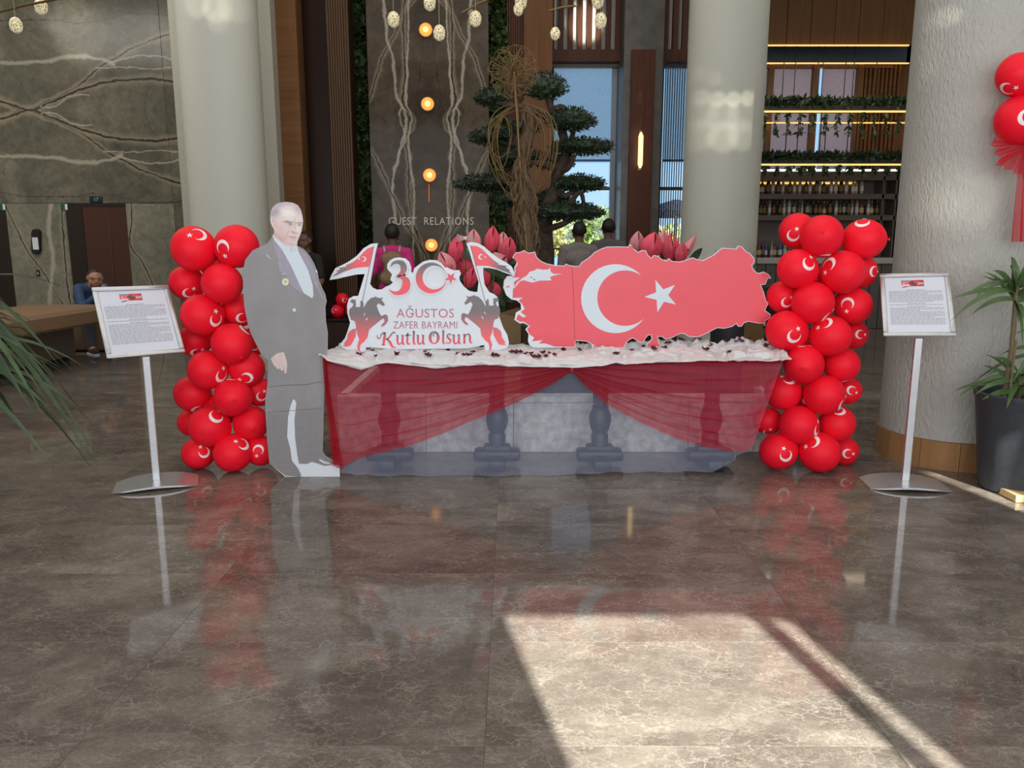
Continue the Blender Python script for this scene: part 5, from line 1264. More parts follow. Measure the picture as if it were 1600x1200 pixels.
t = thing('victory_sign', 'white cut-out sign 30 Ağustos Zafer Bayramı Kutlu Olsun with riders and flags', 'sign', (at(665, 545, YV).x, YV, TZ + .04))
bm = B(); plate(bm, [pxv(*p) for p in out_px], 0.016); obj('board', bm, M_WHITE, t, recalc=True, smooth=False)
def layer(name, m, fn, off):
    bm = B(); fn(bm, off); return obj(name, bm, m, t, smooth=False)
def polys(z, L): 
    def f(bm, off):
        for p in L: plate(bm, [z(*q) + Vector((0, -off, 0)) for q in p])
    return f
flagL = [(500, 95), (440, 115), (400, 150), (350, 207), (290, 252), (215, 285), (240, 292), (150, 308), (170, 322), (125, 335), (150, 345), (85, 392), (130, 380), (200, 348), (300, 312), (380, 300), (452, 295)]
flagR = [(508, 88), (570, 92), (620, 120), (680, 180), (740, 235), (790, 268), (765, 272), (870, 288), (852, 300), (900, 330), (885, 335), (918, 368), (850, 345), (760, 312), (680, 287), (560, 285)]
layer('flag_print', M_G_FL, polys(q3, [flagL]), .0015); layer('flag_print', M_G_FR, polys(q4, [flagR]), .0015)
bm = B(); crescent_mesh(bm, (398, 220), 27, (390, 220), 20, q3, .0025, 24); plate(bm, [q3(*p) + Vector((0, -.0025, 0)) for p in star2d((356, 217), 15, math.pi)]); crescent_mesh(bm, (612, 198), 28, (621, 198), 20, q4, .0025, 24); plate(bm, [q4(*p) + Vector((0, -.0025, 0)) for p in star2d((652, 198), 13, 0)]); obj('flag_emblem', bm, M_WHITE, t, smooth=False)
bm = B(); ribbon_mesh(bm, [(500, 92, 5), (385, 650, 5)], q3, .002); ribbon_mesh(bm, [(507, 85, 5), (655, 650, 5)], q4, .002); obj('flagpole_print', bm, M_DKP, t, smooth=False)
horse = [(265, 640), (285, 615), (306, 622), (322, 618), (322, 650), (326, 668), (316, 688), (345, 695), (366, 690), (368, 640), (382, 626), (400, 660), (398, 705), (412, 680), (432, 642), (470, 605), (512, 594), (510, 584), (530, 598), (560, 605), (598, 598), (575, 618), (590, 640), (610, 668), (600, 685), (570, 672), (545, 655), (528, 680), (545, 730), (572, 782), (620, 765), (639, 785), (640, 832), (610, 872), (575, 892), (575, 870), (606, 838), (600, 806), (575, 815), (530, 852), (480, 892), (452, 920), (440, 990), (400, 1040), (370, 1062), (360, 1110), (372, 1142), (345, 1132), (335, 1080), (355, 1010), (335, 960), (325, 905), (320, 860), (310, 832), (275, 820), (256, 760), (260, 715), (290, 690), (297, 662)]
tail = [(325, 905), (322, 980), (292, 1040), (262, 1085), (245, 1070), (240, 1092), (222, 1078), (195, 1088), (215, 1060), (200, 1062), (238, 1005), (242, 965), (258, 935), (290, 912)]
mir = lambda L: [(1055 - x, y - 14) for x, y in L]
layer('rider_print', M_G_H, polys(q3, [horse, tail]), .0015); layer('rider_print', M_G_H, polys(q4, [mir(horse), mir(tail)]), .0015)
g3 = [[(398, 775), (412, 752), (416, 758), (402, 780)], [(418, 822), (440, 795), (438, 812), (424, 826)]]
bm = B(); polys(q3, g3)(bm, .0022); polys(q4, [mir(g) for g in g3])(bm, .0022); obj('sash_print', bm, M_WHITE, t, smooth=False)
three = [(672, 292, 8), (692, 262, 24), (735, 248, 34), (782, 264, 54), (798, 312, 62), (780, 360, 44), (742, 386, 26), (788, 402, 42), (822, 440, 72), (814, 505, 82), (765, 548, 50), (705, 553, 28), (655, 522, 5)]
ths = smooth_pts(three, 6)
def raised(name, m, build, depth, base):
    """a raised layer of the sign, depth metres thick"""
    bm = B(); build(bm, base + depth)
    r_ = bmesh.ops.extrude_face_region(bm, geom=bm.faces[:]); bmesh.ops.translate(bm, verts=[g for g in r_['geom'] if isinstance(g, bmesh.types.BMVert)], vec=(0, depth, 0)); bmesh.ops.recalc_face_normals(bm, faces=bm.faces)
    return obj(name, bm, m, t, smooth=False)
raised('numeral_backing', M_WHITE, lambda bm, o: ribbon_mesh(bm, [(x, y, w + 36) for x, y, w in ths], q3, o), .010, 0)
raised('numeral_backing', M_WHITE, lambda bm, o: crescent_mesh(bm, (120, 405), 170, (160, 400), 92, q4, o, 48), .009, 0)
raised('numeral_three', M_G_V, lambda bm, o: ribbon_mesh(bm, ths, q3, o), .004, .010)
raised('crescent_zero', M_G_V, lambda bm, o: crescent_mesh(bm, (120, 405), 151, (152, 400), 118, q4, o, 48), .004, .010)
raised('star_backing', M_WHITE, lambda bm, o: plate(bm, [q4(*p) + Vector((0, -o, 0)) for p in star2d((313, 405), 88, .15, .55)]), .007, 0)
raised('star', M_REDP, lambda bm, o: plate(bm, [q4(*p) + Vector((0, -o, 0)) for p in star2d((313, 405), 62, .3)]), .004, .007)
for w, bx in (('AĞUSTOS', (619.5, 477.5, 709.5, 496.3)), ('ZAFER BAYRAMI', (614.5, 502.2, 714.5, 513.2))):
    obj('lettering', text_bm(w, pxv, bx[0], bx[1], bx[2], bx[3], .002, spacing=1.05), M_MAUVE, t, smooth=False)
def U(dx): return [[(dx, 816, 15), (dx, 868, 16), (dx + 10, 887, 13), (dx + 24, 882, 9), (dx + 36, 868, 7)], [(dx + 40, 816, 15), (dx + 40, 872, 16), (dx + 46, 888, 11), (dx + 56, 884, 4)], [(dx - 12, 818, 6), (dx, 818, 7)], [(dx + 28, 818, 6), (dx + 40, 818, 7)]]
strokes = [[(452, 812, 5), (447, 826, 8), (458, 842, 9), (472, 834, 8), (476, 815, 9), (492, 800, 12), (514, 797, 10)], [(508, 798, 17), (502, 850, 20), (494, 893, 18)], [(480, 892, 6), (512, 890, 6)], [(588, 800, 12), (572, 794, 10), (556, 812, 11), (536, 838, 11), (512, 848, 8)], [(520, 842, 12), (545, 868, 21), (563, 902, 18), (582, 912, 8), (598, 908, 4)],
           *U(606), [(686, 798, 13), (682, 868, 16), (692, 887, 12), (708, 880, 5)], [(662, 822, 8), (690, 816, 9), (712, 820, 6)], [(734, 785, 15), (732, 870, 16), (740, 887, 11), (750, 883, 4)], [(722, 788, 6), (734, 786, 7)], *U(766),
           [(892 + 32 * math.cos(a), 838 + 46 * math.sin(a), 8 + 15 * abs(math.cos(a)) ** 1.5) for a in [math.pi * 2 * k / 24 - 1.2 for k in range(25)]], [(905, 797, 5), (890, 806, 9), (884, 822, 8), (892, 828, 5)],
           [(964, 783, 15), (962, 868, 16), (970, 885, 11), (980, 881, 4)], [(952, 786, 6), (964, 784, 7)], [(1024, 828, 5), (1020, 815, 8), (1006, 812, 10), (994, 826, 13), (1006, 846, 16), (1020, 862, 15), (1010, 882, 10), (992, 880, 7), (988, 866, 5)], *U(1046),
           [(1128, 812, 15), (1128, 884, 17)], [(1118, 816, 6), (1128, 814, 7)], [(1118, 884, 6), (1138, 884, 6)], [(1132, 835, 7), (1146, 816, 9), (1164, 816, 13), (1172, 838, 16), (1172, 868, 16), (1180, 882, 11), (1192, 878, 4)]]
bm = B()
for s_ in strokes: ribbon_mesh(bm, smooth_pts(s_, 4), lambda x, y: q8(x, y - (x - 820) * .010), .002)
obj('script_lettering', bm, M_G_V, t, smooth=False)
bm = B(); a = at(665, 520, YV); plate(bm, [Vector((a.x, YV + .0165, TZ + .04)), Vector((a.x, YV + .085, TZ + .04)), Vector((a.x, YV + .0165, 1.0))], .012, (1, 0, 0)); obj('support_strut', bm, M_WHITE, t, recalc=True, smooth=False)

# ------------------------------------------------------------------ life-size cutout
YC = 4.686
h7 = zoom(370, 305, 7.06, YC); b6 = zoom(400, 460, 4.0, YC); pc = lambda x, y: at(x, y, YC)
def H(L): return [(370 + u / 7.06, 305 + v / 7.06) for u, v in L]
def Z6(L): return [(400 + u / 4, 460 + v / 4) for u, v in L]
def Z7(L): return [(250 + u / 2.5, 300 + v / 2.5) for u, v in L]
headL = [(405, 440), (415, 410), (408, 370), (392, 345), (374, 300), (368, 245), (374, 190), (392, 140), (430, 100), (485, 80), (550, 75), (620, 84), (670, 110), (703, 160), (720, 220), (730, 288), (722, 340), (712, 400), (690, 455), (668, 510), (662, 556)]
body_r = [(740, 600), (800, 670), (842, 740), (885, 840), (905, 950), (940, 1030), (972, 1090), (988, 1170)]
cut = H(headL + body_r) + Z6([(432, 80), (435, 170), (447, 240), (445, 370), (438, 450), (430, 540), (424, 700), (418, 900), (416, 985), (434, 1012), (472, 1034), (522, 1058), (524, 1142), (182, 1160), (84, 1056), (70, 900), (60, 740), (58, 660), (72, 560), (75, 412)]) + Z7([(395, 632), (375, 592), (355, 552), (342, 510), (330, 450), (325, 390), (324, 310), (333, 265), (362, 228), (420, 200)])
def clampz(p): p.z = max(p.z, 0.0); return p
t = thing('cutout_figure', 'flat life-size cardboard cutout of a man in a grey tailcoat and white shirt', 'cutout', (pc(460, 745).x, YC, 0))
bm = B(); plate(bm, [clampz(pc(*p)) for p in cut], .008); obj('board', bm, M_WHITE, t, recalc=True, smooth=False)
suit = H([(404, 442)] + [(440, 520), (540, 640), (620, 560), (664, 556)] + body_r) + Z6([(432, 80), (435, 170), (447, 240), (445, 370), (438, 450), (430, 540), (424, 700), (418, 900), (416, 985), (434, 1012), (472, 1034), (520, 1058), (430, 1072), (382, 1056), (350, 1046), (320, 1060), (268, 1058), (258, 1000), (244, 890), (241, 780), (252, 682), (244, 660), (232, 655), (215, 700), (200, 770), (195, 890), (214, 960), (225, 1040), (262, 1085), (284, 1132), (272, 1144), (182, 1132), (84, 1056), (70, 900), (60, 740), (58, 660), (72, 560), (75, 412)]) + Z7([(395, 632), (375, 592), (355, 552), (342, 510), (330, 450), (325, 390), (324, 310), (333, 265), (362, 228), (420, 200)])
M_SUIT = N('printed_grey_suit'); _co = M_SUIT.coord('Object'); _f, _ = M_SUIT.noise(_co, 4, 5, .6); M_SUIT.color(M_SUIT.ramp(_f, [(.3, lin((132, 130, 132))), (.7, lin((148, 146, 148)))])); M_SUIT.set(.45); M_SUIT = M_SUIT.m
def cl(name, m, L, off):
    bm = B()
    for p in L: plate(bm, [clampz(pc(*q)) + Vector((0, -off, 0)) for q in p])
    return obj(name, bm, m, t, smooth=False)
cl('suit_print', M_SUIT, [suit], .0012)
cl('lapel_print', flat('printed_satin_lapel', (154, 148, 166), .4), [H([(392, 450), (440, 520), (500, 600), (600, 780), (690, 980), (738, 1084), (690, 1060), (610, 1010), (545, 880), (470, 830), (455, 700), (415, 600)]), H([(680, 580), (760, 640), (830, 760), (872, 880), (905, 1010), (940, 1100), (975, 1160), (940, 1130), (860, 980), (790, 830), (715, 690)])], .0018)
cl('shirt_print', M_PALE, [H([(402, 432), (425, 470), (520, 548), (600, 578), (640, 560), (672, 562), (682, 622), (722, 700), (790, 830), (838, 990), (848, 1110), (830, 1136), (740, 1080), (690, 980), (600, 780), (500, 600), (420, 500), (396, 450)])], .0024)
cl('bow_tie_print', flat('printed_white_tie', (196, 204, 212), .5), [H([(585, 585), (600, 572), (625, 600), (660, 572), (668, 600), (640, 612), (600, 630), (585, 612)])], .003)
bm = B(); disc(bm, (538, 955), 37, h7, .0026, 24, 41); obj('medal_print', bm, flat('printed_medal', (224, 220, 190), .5), t, smooth=False)
bm = B(); disc(bm, (240, 97), 11, b6, .0024, 16); obj('button_print', bm, M_PALE, t, smooth=False)
bm = B(); disc(bm, (538, 955), 14, h7, .0032, 16, 16); obj('medal_centre_print', bm, flat('printed_medal_centre', (190, 180, 140), .5), t, smooth=False)
cl('pocket_square_print', M_PALE, [H([(866, 820), (884, 832), (890, 856), (874, 850)]), Z6([(394, 1028), (404, 1030), (430, 1044), (462, 1052), (462, 1060), (425, 1056), (398, 1040)])], .0024)
cl('shine_print', flat('printed_lapel_shine', (186, 182, 196), .4), [H([(320, 655), (345, 660), (380, 705), (360, 700)]), H([(480, 850), (505, 868), (530, 855), (535, 870), (505, 880)])], .0024)
bm = B(); ribbon_mesh(bm, [(78, 577, 2.2), (180, 568, 3), (330, 562, 3.2), (365, 552, 3), (425, 548, 2)], b6, .0024); ribbon_mesh(bm, [(68, 738, 2), (250, 724, 2.4), (420, 708, 2)], b6, .0024); obj('fold_crease', bm, flat('crease_grey', (84, 82, 84), .6), t, smooth=False)
cl('trouser_shade_print', flat('printed_trouser_grey', (134, 132, 135), .45), [Z6([(72, 742), (198, 762), (193, 890), (212, 960), (222, 1040), (262, 1088), (282, 1130), (270, 1142), (186, 1128), (90, 1052), (76, 900)]), Z6([(256, 730), (414, 712), (414, 985), (430, 1012), (470, 1036), (505, 1056), (430, 1066), (384, 1052), (350, 1042), (318, 1054), (272, 1052), (262, 1000), (250, 890), (247, 790)])], .0018)
handp = [(92, 400), (112, 384), (132, 368), (158, 362), (176, 361), (188, 400), (196, 440), (193, 470), (190, 490), (184, 496), (178, 490), (175, 468), (166, 478), (158, 476), (150, 462), (140, 468), (130, 462), (112, 442)]
cl('hand_print', flat('printed_hand', (214, 194, 192), .5), [Z6(handp)], .0022)
bm = B()
for s_ in ([(174, 470, 2.2), (168, 440, 1.6), (160, 420, .8)], [(150, 464, 2.2), (146, 440, 1.6), (140, 425, .8)], [(128, 458, 2), (126, 435, 1.2)], [(100, 402, 1.5), (125, 410, 1.2), (150, 405, .8)]): ribbon_mesh(bm, s_, b6, .003)
obj('finger_line_print', bm, flat('printed_finger_line', (168, 140, 140), .5), t, smooth=False)
# printed head: a fine colour raster, one flat layer
facep = headL + [(600, 572), (540, 552), (470, 500), (425, 462)]
def inside(p, L):
    x, y = p; r_ = False
    for i in range(len(L)):
        (ax, ay), (bx, by) = L[i - 1], L[i]
        if (ay > y) != (by > y) and x < (bx - ax) * (y - ay) / (by - ay) + ax: r_ = not r_
    return r_
dabs = [(540, 210, 120, 70, 0, (236, 228, 226), .8), (430, 180, 62, 62, .5, (160, 152, 162), .9), (395, 215, 26, 40, 0, (158, 150, 160), .9), (480, 105, 95, 30, -.2, (176, 166, 174), .85), (600, 95, 80, 24, .2, (190, 178, 184), .7), (675, 150, 42, 62, -.5, (182, 168, 178), .8), (560, 190, 80, 40, .3, (238, 232, 230), .8),
        (480, 380, 60, 80, 0, (212, 178, 176), .7), (520, 480, 60, 55, .4, (206, 168, 166), .7), (700, 390, 30, 80, 0, (232, 214, 214), .5), (575, 350, 40, 20, 0, (204, 180, 180), .5), (398, 290, 24, 50, 0, (226, 200, 198), .9), (402, 282, 9, 24, .2, (172, 140, 142), .8), (415, 330, 10, 30, .2, (196, 164, 164), .6), (438, 320, 10, 60, 0, (190, 162, 164), .5),
        (575, 296, 56, 9, .10, (126, 108, 118), .95), (545, 290, 24, 8, -.25, (136, 118, 126), .8), (692, 306, 36, 8, -.12, (130, 112, 122), .9), (588, 318, 34, 7, .12, (138, 118, 126), .9), (590, 320, 10, 9, 0, (84, 72, 84), .8), (690, 330, 24, 7, .0, (140, 120, 128), .9), (692, 331, 9, 8, 0, (88, 76, 86), .8), (600, 342, 36, 6, .1, (190, 160, 162), .6), (645, 345, 9, 50, -.12, (196, 172, 174), .6), (668, 370, 12, 50, .05, (240, 230, 228), .7), (625, 408, 30, 9, .3, (160, 126, 130), .85), (668, 418, 14, 8, 0, (170, 138, 140), .7), (640, 430, 40, 8, .1, (198, 164, 164), .6),
        (560, 420, 8, 46, .5, (186, 152, 152), .6), (622, 462, 46, 6, .05, (150, 102, 108), .95), (628, 480, 38, 9, .05, (204, 152, 154), .8), (625, 502, 36, 6, 0, (182, 146, 146), .6), (610, 540, 60, 14, .1, (196, 158, 156), .7), (480, 480, 26, 60, -.6, (190, 152, 150), .6), (430, 440, 20, 40, -.3, (186, 150, 148), .7), (650, 530, 24, 18, 0, (226, 202, 200), .5), (500, 250, 70, 8, -.15, (208, 186, 188), .4), (540, 150, 90, 5, .05, (208, 192, 196), .4), (640, 270, 8, 26, 0, (196, 172, 176), .6)]
def face_col(x, y):
    c = [224, 204, 202]
    for cx, cy, rx, ry, an, col, al in dabs:
        dx, dy = x - cx, y - cy; u = (dx * math.cos(an) + dy * math.sin(an)) / rx; v = (-dx * math.sin(an) + dy * math.cos(an)) / ry; d = u * u + v * v
        if d < 4:
            k = al * math.exp(-d * 1.1); c = [a + (b - a) * k for a, b in zip(c, col)]
    return lin(c)
bm = B(); cl_ = bm.loops.layers.float_color.new('print'); vc = {}
ST_ = 5
def fv(i, j):
    if (i, j) not in vc: vc[(i, j)] = bm.verts.new(h7(i * ST_, j * ST_) + Vector((0, -.0015, 0)))
    return vc[(i, j)]
for i in range(360 // ST_, 740 // ST_):
    for j in range(70 // ST_, 580 // ST_):
        if inside(((i + .5) * ST_, (j + .5) * ST_), facep):
            f = bm.faces.new((fv(i, j), fv(i + 1, j), fv(i + 1, j + 1), fv(i, j + 1)))
            for lp, (a, b) in zip(f.loops, ((i, j), (i + 1, j), (i + 1, j + 1), (i, j + 1))): lp[cl_] = (*face_col(a * ST_, b * ST_), 1)
g = N('printed_portrait'); at_ = g.add('ShaderNodeVertexColor'); at_.layer_name = 'print'; g.color(at_.outputs[0]); g.set(.45)
obj('head_print', bm, g.m, t, smooth=False)
bm = B(); x = pc(455, 600).x; plate(bm, [Vector((x, YC + .0085, 0)), Vector((x, YC + .34, 0)), Vector((x, YC + .0085, .62))], .012, (1, 0, 0)); obj('support_strut', bm, M_WHITE, t, recalc=True, smooth=False)

# ------------------------------------------------------------------ balloons
M_BAL = flat('red_balloon_latex', (242, 22, 46), 0.5, spec=0.22, var=0.04, scale=3); M_BALP = flat('balloon_white_print', (244, 226, 226), 0.45)
bm = B(); prof = []
for i in range(19):
    q = math.pi * i / 18; z = -math.cos(q); r_ = math.sin(q) * (1.0 - .05 * max(0, -z) ** 2); prof.append((max(r_, .012), z * (1.02 if z > 0 else 1.08)))
lathe(bm, prof, (0, 0, 0), 28); lathe(bm, [(.02, -1.07), (.05, -1.11), (.035, -1.13), (.09, -1.19), (.085, -1.20)], (0, 0, 0), 10)
ME_BAL = obj('body', bm, M_BAL, smooth='all').data
def sph(a, b, k=1.006):                                    # angles from the print centre -> point on the shell (facing -Y)
    d = Vector((math.sin(a) * math.cos(b), -math.cos(a) * math.cos(b), math.sin(b))); f = 1.03 if d.z > 0 else 1.0 + .04 * d.z * d.z
    return d * k
CI = crescent2d((-.07, 0), .34, (.03, 0), .272, 36)
bm = B(); rows = []
for k in range(4): rows.append(ring(bm, [sph(o_[0] + (i_[0] - o_[0]) * k / 3, o_[1] + (i_[1] - o_[1]) * k / 3, 1.012) for o_, i_ in zip(*CI)]))
for a, b in zip(rows, rows[1:]): bridge(bm, a, b, closed=False)
ME_CRE = obj('crescent', bm, M_BALP, smooth='all').data
sp_ = star2d((.35, 0), .145, math.pi); bm = B(); cv_ = bm.verts.new(sph(.35, 0, 1.012)); rg = ring(bm, [sph(*p, 1.012) for p in sp_])
for i in range(10): bm.faces.new((cv_, rg[i], rg[(i + 1) % 10]))
ME_STAR = obj('star', bm, M_BALP, smooth='all').data
for o in [o for o in bpy.data.objects if o.data in (ME_BAL, ME_CRE, ME_STAR)]: bpy.data.objects.remove(o)
UPV = Vector((0, ST, CT)); FWV = Vector((0, CT, -ST)); RTV = Vector((1, 0, 0))
def balloon(px, py, rpx, Y, ox, oy, roll, label, group, back=False, zmin=True):
    c = at(px, py, Y); rad = rpx * cdepth(c) / FPX * .985
    if zmin: c.z = max(c.z, rad * 1.0 + .002)
    view = (Vector((0, 0, EYE)) - c).normalized()           # towards the viewer's side of the hall
    rt = Vector((0, 0, 1)).cross(view).normalized() * 1.0; up = view.cross(rt).normalized()
    m = ox * ox + oy * oy; w = math.sqrt(max(0.0, 1 - m)) if m < 1 else -.25
    if back: w = -w
    d = (rt * ox - up * oy + view * w).normalized()
    tx = rt * math.cos(R(roll)) + up * math.sin(R(roll)); tx = (tx - d * tx.dot(d)).normalized()
    yv = -d; zv = tx.cross(yv)
    mt = Matrix((tx, yv, zv)).transposed().to_4x4()
    root = bpy.data.objects.new('balloon', ME_BAL); C.objects.link(root)
    root.matrix_world = Matrix.Translation(c) @ mt @ Matrix.Scale(rad, 4)
    tag(root, label, 'balloon', group)
    for nm, me in (('crescent', ME_CRE), ('star', ME_STAR)):
        o = bpy.data.objects.new(nm, me); C.objects.link(o); o.parent = root
    return root
LB = [(303, 389, 35, 4.86, .2, -.66, 200, 'top-tier red balloon with its crescent over the crown, next to the poster stand'), (370, 385, 34, 4.86, -.62, .1, -80, 'top-tier red balloon with a sideways crescent and star low beside the cutout shoulder'),
      (292, 442, 27, 4.98, .1, .58, 50, 'second-tier balloon set back, star and crescent at its lower edge'), (347, 443, 32, 4.80, .8, -.62, 130, 'plain-faced red balloon in front on the second tier'),
      (316, 492, 33, 4.82, .62, .2, 95, 'third-tier balloon showing an upright crescent under a star'), (373, 484, 26, 4.97, .2, .5, 20, 'third-tier balloon tucked behind the cutout elbow'),
      (304, 532, 26, 4.97, .1, .75, 40, 'dark set-back balloon on the fourth tier with star at the bottom'), (362, 537, 32, 4.80, .72, -.66, 30, 'plain-faced front balloon on the fourth tier'),
      (325, 578, 31, 4.82, .65, .3, 75, 'fifth-tier balloon with a tilted crescent and star near its edge'), (386, 576, 28, 4.90, -.1, .55, 200, 'fifth-tier balloon by the cutout hand with a crescent below'),
      (301, 615, 29, 4.95, .25, .88, 20, 'sixth-tier balloon jutting towards the poster stand'), (364, 621, 30, 4.80, .1, -.99, 20, 'plain-faced front balloon on the sixth tier'), (404, 612, 23, 4.98, .2, .3, 60, 'small set-back balloon between the sixth tier and the cutout trousers'),
      (327, 666, 32, 4.82, .38, -.5, 55, 'seventh-tier balloon with a white crescent near its crown'), (392, 661, 28, 4.90, -.1, -.95, 10, 'plain seventh-tier balloon against the cutout trousers'), (310, 709, 25.5, 4.86, .32, -.05, 120, 'bottom balloon nearest the poster stand with star above crescent'),
      (364, 711, 30, 4.80, .5, -.45, 165, 'bottom front balloon with star and crescent towards its crown'), (407, 704, 24, 4.90, -.15, 0, -110, 'bottom balloon half hidden by the cutout, crescent facing out'),
      (300, 660, 22, 5.02, .1, .3, 50, 'shadowed balloon behind the seventh tier'), (395, 534, 22, 5.0, .1, .3, 50, 'shadowed balloon behind the fourth tier by the cutout'), (338, 412, 26, 5.0, .1, .3, 50, 'shadowed balloon in the gap under the top tier'), (345, 640, 26, 5.0, .1, .3, 0, 'shadowed balloon in the core of the lower column'), (340, 510, 26, 5.0, .1, .3, 0, 'shadowed balloon in the core of the upper column')]
for px, py, rp, Y, ox, oy, rl, lab in LB: balloon(px, py, rp, Y, ox, oy, rl, lab + ', cutout column', 'balloons of the column by the cutout')
RB_ = [(1246, 361, 28, 5.0, -.2, .2, 62, 'top set-back balloon showing crescent and star'), (1284, 369, 33, 4.82, .1, .98, 170, 'top front plain balloon'), (1349, 374, 32, 4.88, -.1, -.86, 90, 'top balloon nearest the stucco column, star on its crown'),
       (1246, 420, 31, 4.86, .55, -.32, 60, 'second-tier balloon above the map tip with a crescent'), (1317, 425, 34, 4.82, -.66, -.3, -110, 'large second-tier front balloon with print at its edge'), (1345, 424, 25, 5.0, .8, 0, 0, 'set-back balloon behind the second tier, stucco column side'),
       (1223, 464, 25, 5.0, .3, .3, 50, 'dark third-tier balloon behind the map tip'), (1270, 473, 33, 4.82, .75, .62, 45, 'plain third-tier front balloon'), (1333, 478, 29, 4.90, -.3, -.05, -92, 'third-tier balloon with crescent open downward over a star'),
       (1229, 517, 32, 4.86, .4, .2, 65, 'fourth-tier balloon over the cloth end with crescent and star'), (1298, 525, 32, 4.80, -.35, -.62, -135, 'fourth-tier front balloon with print near the crown'), (1335, 522, 21, 4.98, .45, 0, 0, 'small fourth-tier balloon at the back showing a crescent'),
       (1256, 569, 31, 4.80, -.1, -.98, 0, 'plain fifth-tier front balloon at the cloth end'), (1315, 570, 28, 4.88, .3, .95, 20, 'plain fifth-tier balloon on the poster stand side'), (1224, 612, 29, 4.92, .2, -.72, 150, 'sixth-tier balloon against the red tulle edge'),
       (1288, 617, 32, 4.80, .9, .35, 60, 'plain sixth-tier front balloon'), (1325, 610, 21, 4.98, .3, 0, -20, 'small sixth-tier balloon at the back showing a crescent'), (1199, 657, 22, 5.0, .1, .85, 80, 'small dark balloon half behind the tulle corner'),
       (1248, 664, 31, 4.82, .93, .1, 100, 'seventh-tier front balloon with a print along its edge'), (1308, 662, 28, 4.88, 0, -.76, 150, 'seventh-tier balloon with a star on its crown'), (1216, 705, 29, 4.84, .4, .15, 115, 'bottom balloon nearest the table with star above crescent'),
       (1280, 713, 32, 4.79, -.4, -.45, -140, 'bottom front balloon with crescent and star near its crown'), (1319, 704, 22, 4.96, .3, .2, 0, 'small bottom balloon at the back on the poster stand side'), (1285, 445, 24, 5.0, .1, .3, 0, 'shadowed balloon in the core of the upper column'), (1262, 618, 24, 5.0, .1, .3, 0, 'shadowed balloon in the core of the lower column'), (1276, 545, 24, 5.0, .1, .3, 0, 'shadowed balloon in the middle of the column')]
for px, py, rp, Y, ox, oy, rl, lab in RB_: balloon(px, py, rp, Y, ox, oy, rl, lab + ', stucco-side column', 'balloons of the column by the stucco pillar')
balloon(1592, 117, 33, 4.62, -.38, .6, 20, 'upper red balloon fixed high on the stucco column, with crescent and star', 'balloons high on the stucco column')
balloon(1594, 187, 37, 4.62, .3, -.1, 20, 'lower red balloon fixed high on the stucco column, above the tulle bow', 'balloons high on the stucco column')
# far small balloons on a black podium
t = thing('podium', 'low black podium carrying three small balloons far behind the table', 'podium', at(540, 520, 9.3))
zt_ = at(534, 496, 9.3).z; x0, x1 = xat(505, 9.3, 500), xat(585, 9.3, 500); t.location = ((x0 + x1) / 2, 9.4, 0)
bm = B(); box(bm, (x0, 9.1, 0.05), (x1, 9.7, zt_ - .03), bevel=.01); obj('body', bm, M_WOOD_DARK, t, smooth=False)
bm = B(); box(bm, (x0 - .02, 9.08, zt_ - .03), (x1 + .02, 9.72, zt_), bevel=.008); obj('top', bm, flat('gloss_black_top', (20, 18, 18), .3, spec=.15), t, smooth=False)
bm = B(); box(bm, (x0 + .04, 9.14, 0), (x1 - .04, 9.66, .05)); obj('plinth', bm, M_DARK, t, smooth=False)
for px, py, rp, ox, oy, rl, lab in ((527.5, 486, 10.5, -.55, -.1, 10, 'small far balloon on the black podium, lower one facing the cutout'), (535, 468, 10.5, .35, .1, 20, 'small far balloon on the black podium, perched on the others'), (551, 485, 10.5, .5, .5, 20, 'small far balloon on the black podium, nearest the rider print')):
    balloon(px, py, rp, 9.35, ox, oy, rl, lab, 'small balloons on the podium')

# ------------------------------------------------------------------ tulle bow and tail on the stucco column
M_TBOW = tulle('coral_tulle', (226, 60, 76), .55, 1.2)
t = thing('tulle_bow', 'coral red tulle bow with a hanging tail high on the stucco column', 'bow', at(1600, 226, 4.66))
def tail_(px0_, py0_, px1_, py1_, w0, w1, folds, seed):
    def f(u, v):
        x = px0_ + (px1_ - px0_) * v; y = py0_ + (py1_ - py0_) * v; dx, dy = px1_ - px0_, py1_ - py0_; L = math.hypot(dx, dy); w = w0 + (w1 - w0) * v ** .8
        p = at(x - dy / L * w * (u - .5), y + dx / L * w * (u - .5), 4.62); p.y += .022 * math.sin(u * math.pi * folds + seed) * (.3 + v) + .10 * (u - .5) * (1 if dx > 0 else .4); return p
    return f
for a in ((1603, 226, 1556, 236, 8, 44, 6, 0), (1603, 226, 1582, 268, 8, 46, 6, 1), (1603, 226, 1640, 250, 8, 50, 6, 2)):
    bm = B(); grid(bm, tail_(*a), 40, 14); obj('loop', bm, M_TBOW, t, smooth='all')
bm = B(); grid(bm, tail_(1604, 228, 1602, 378, 10, 32, 6, 3), 40, 24); obj('tail', bm, M_TBOW, t, smooth='all')

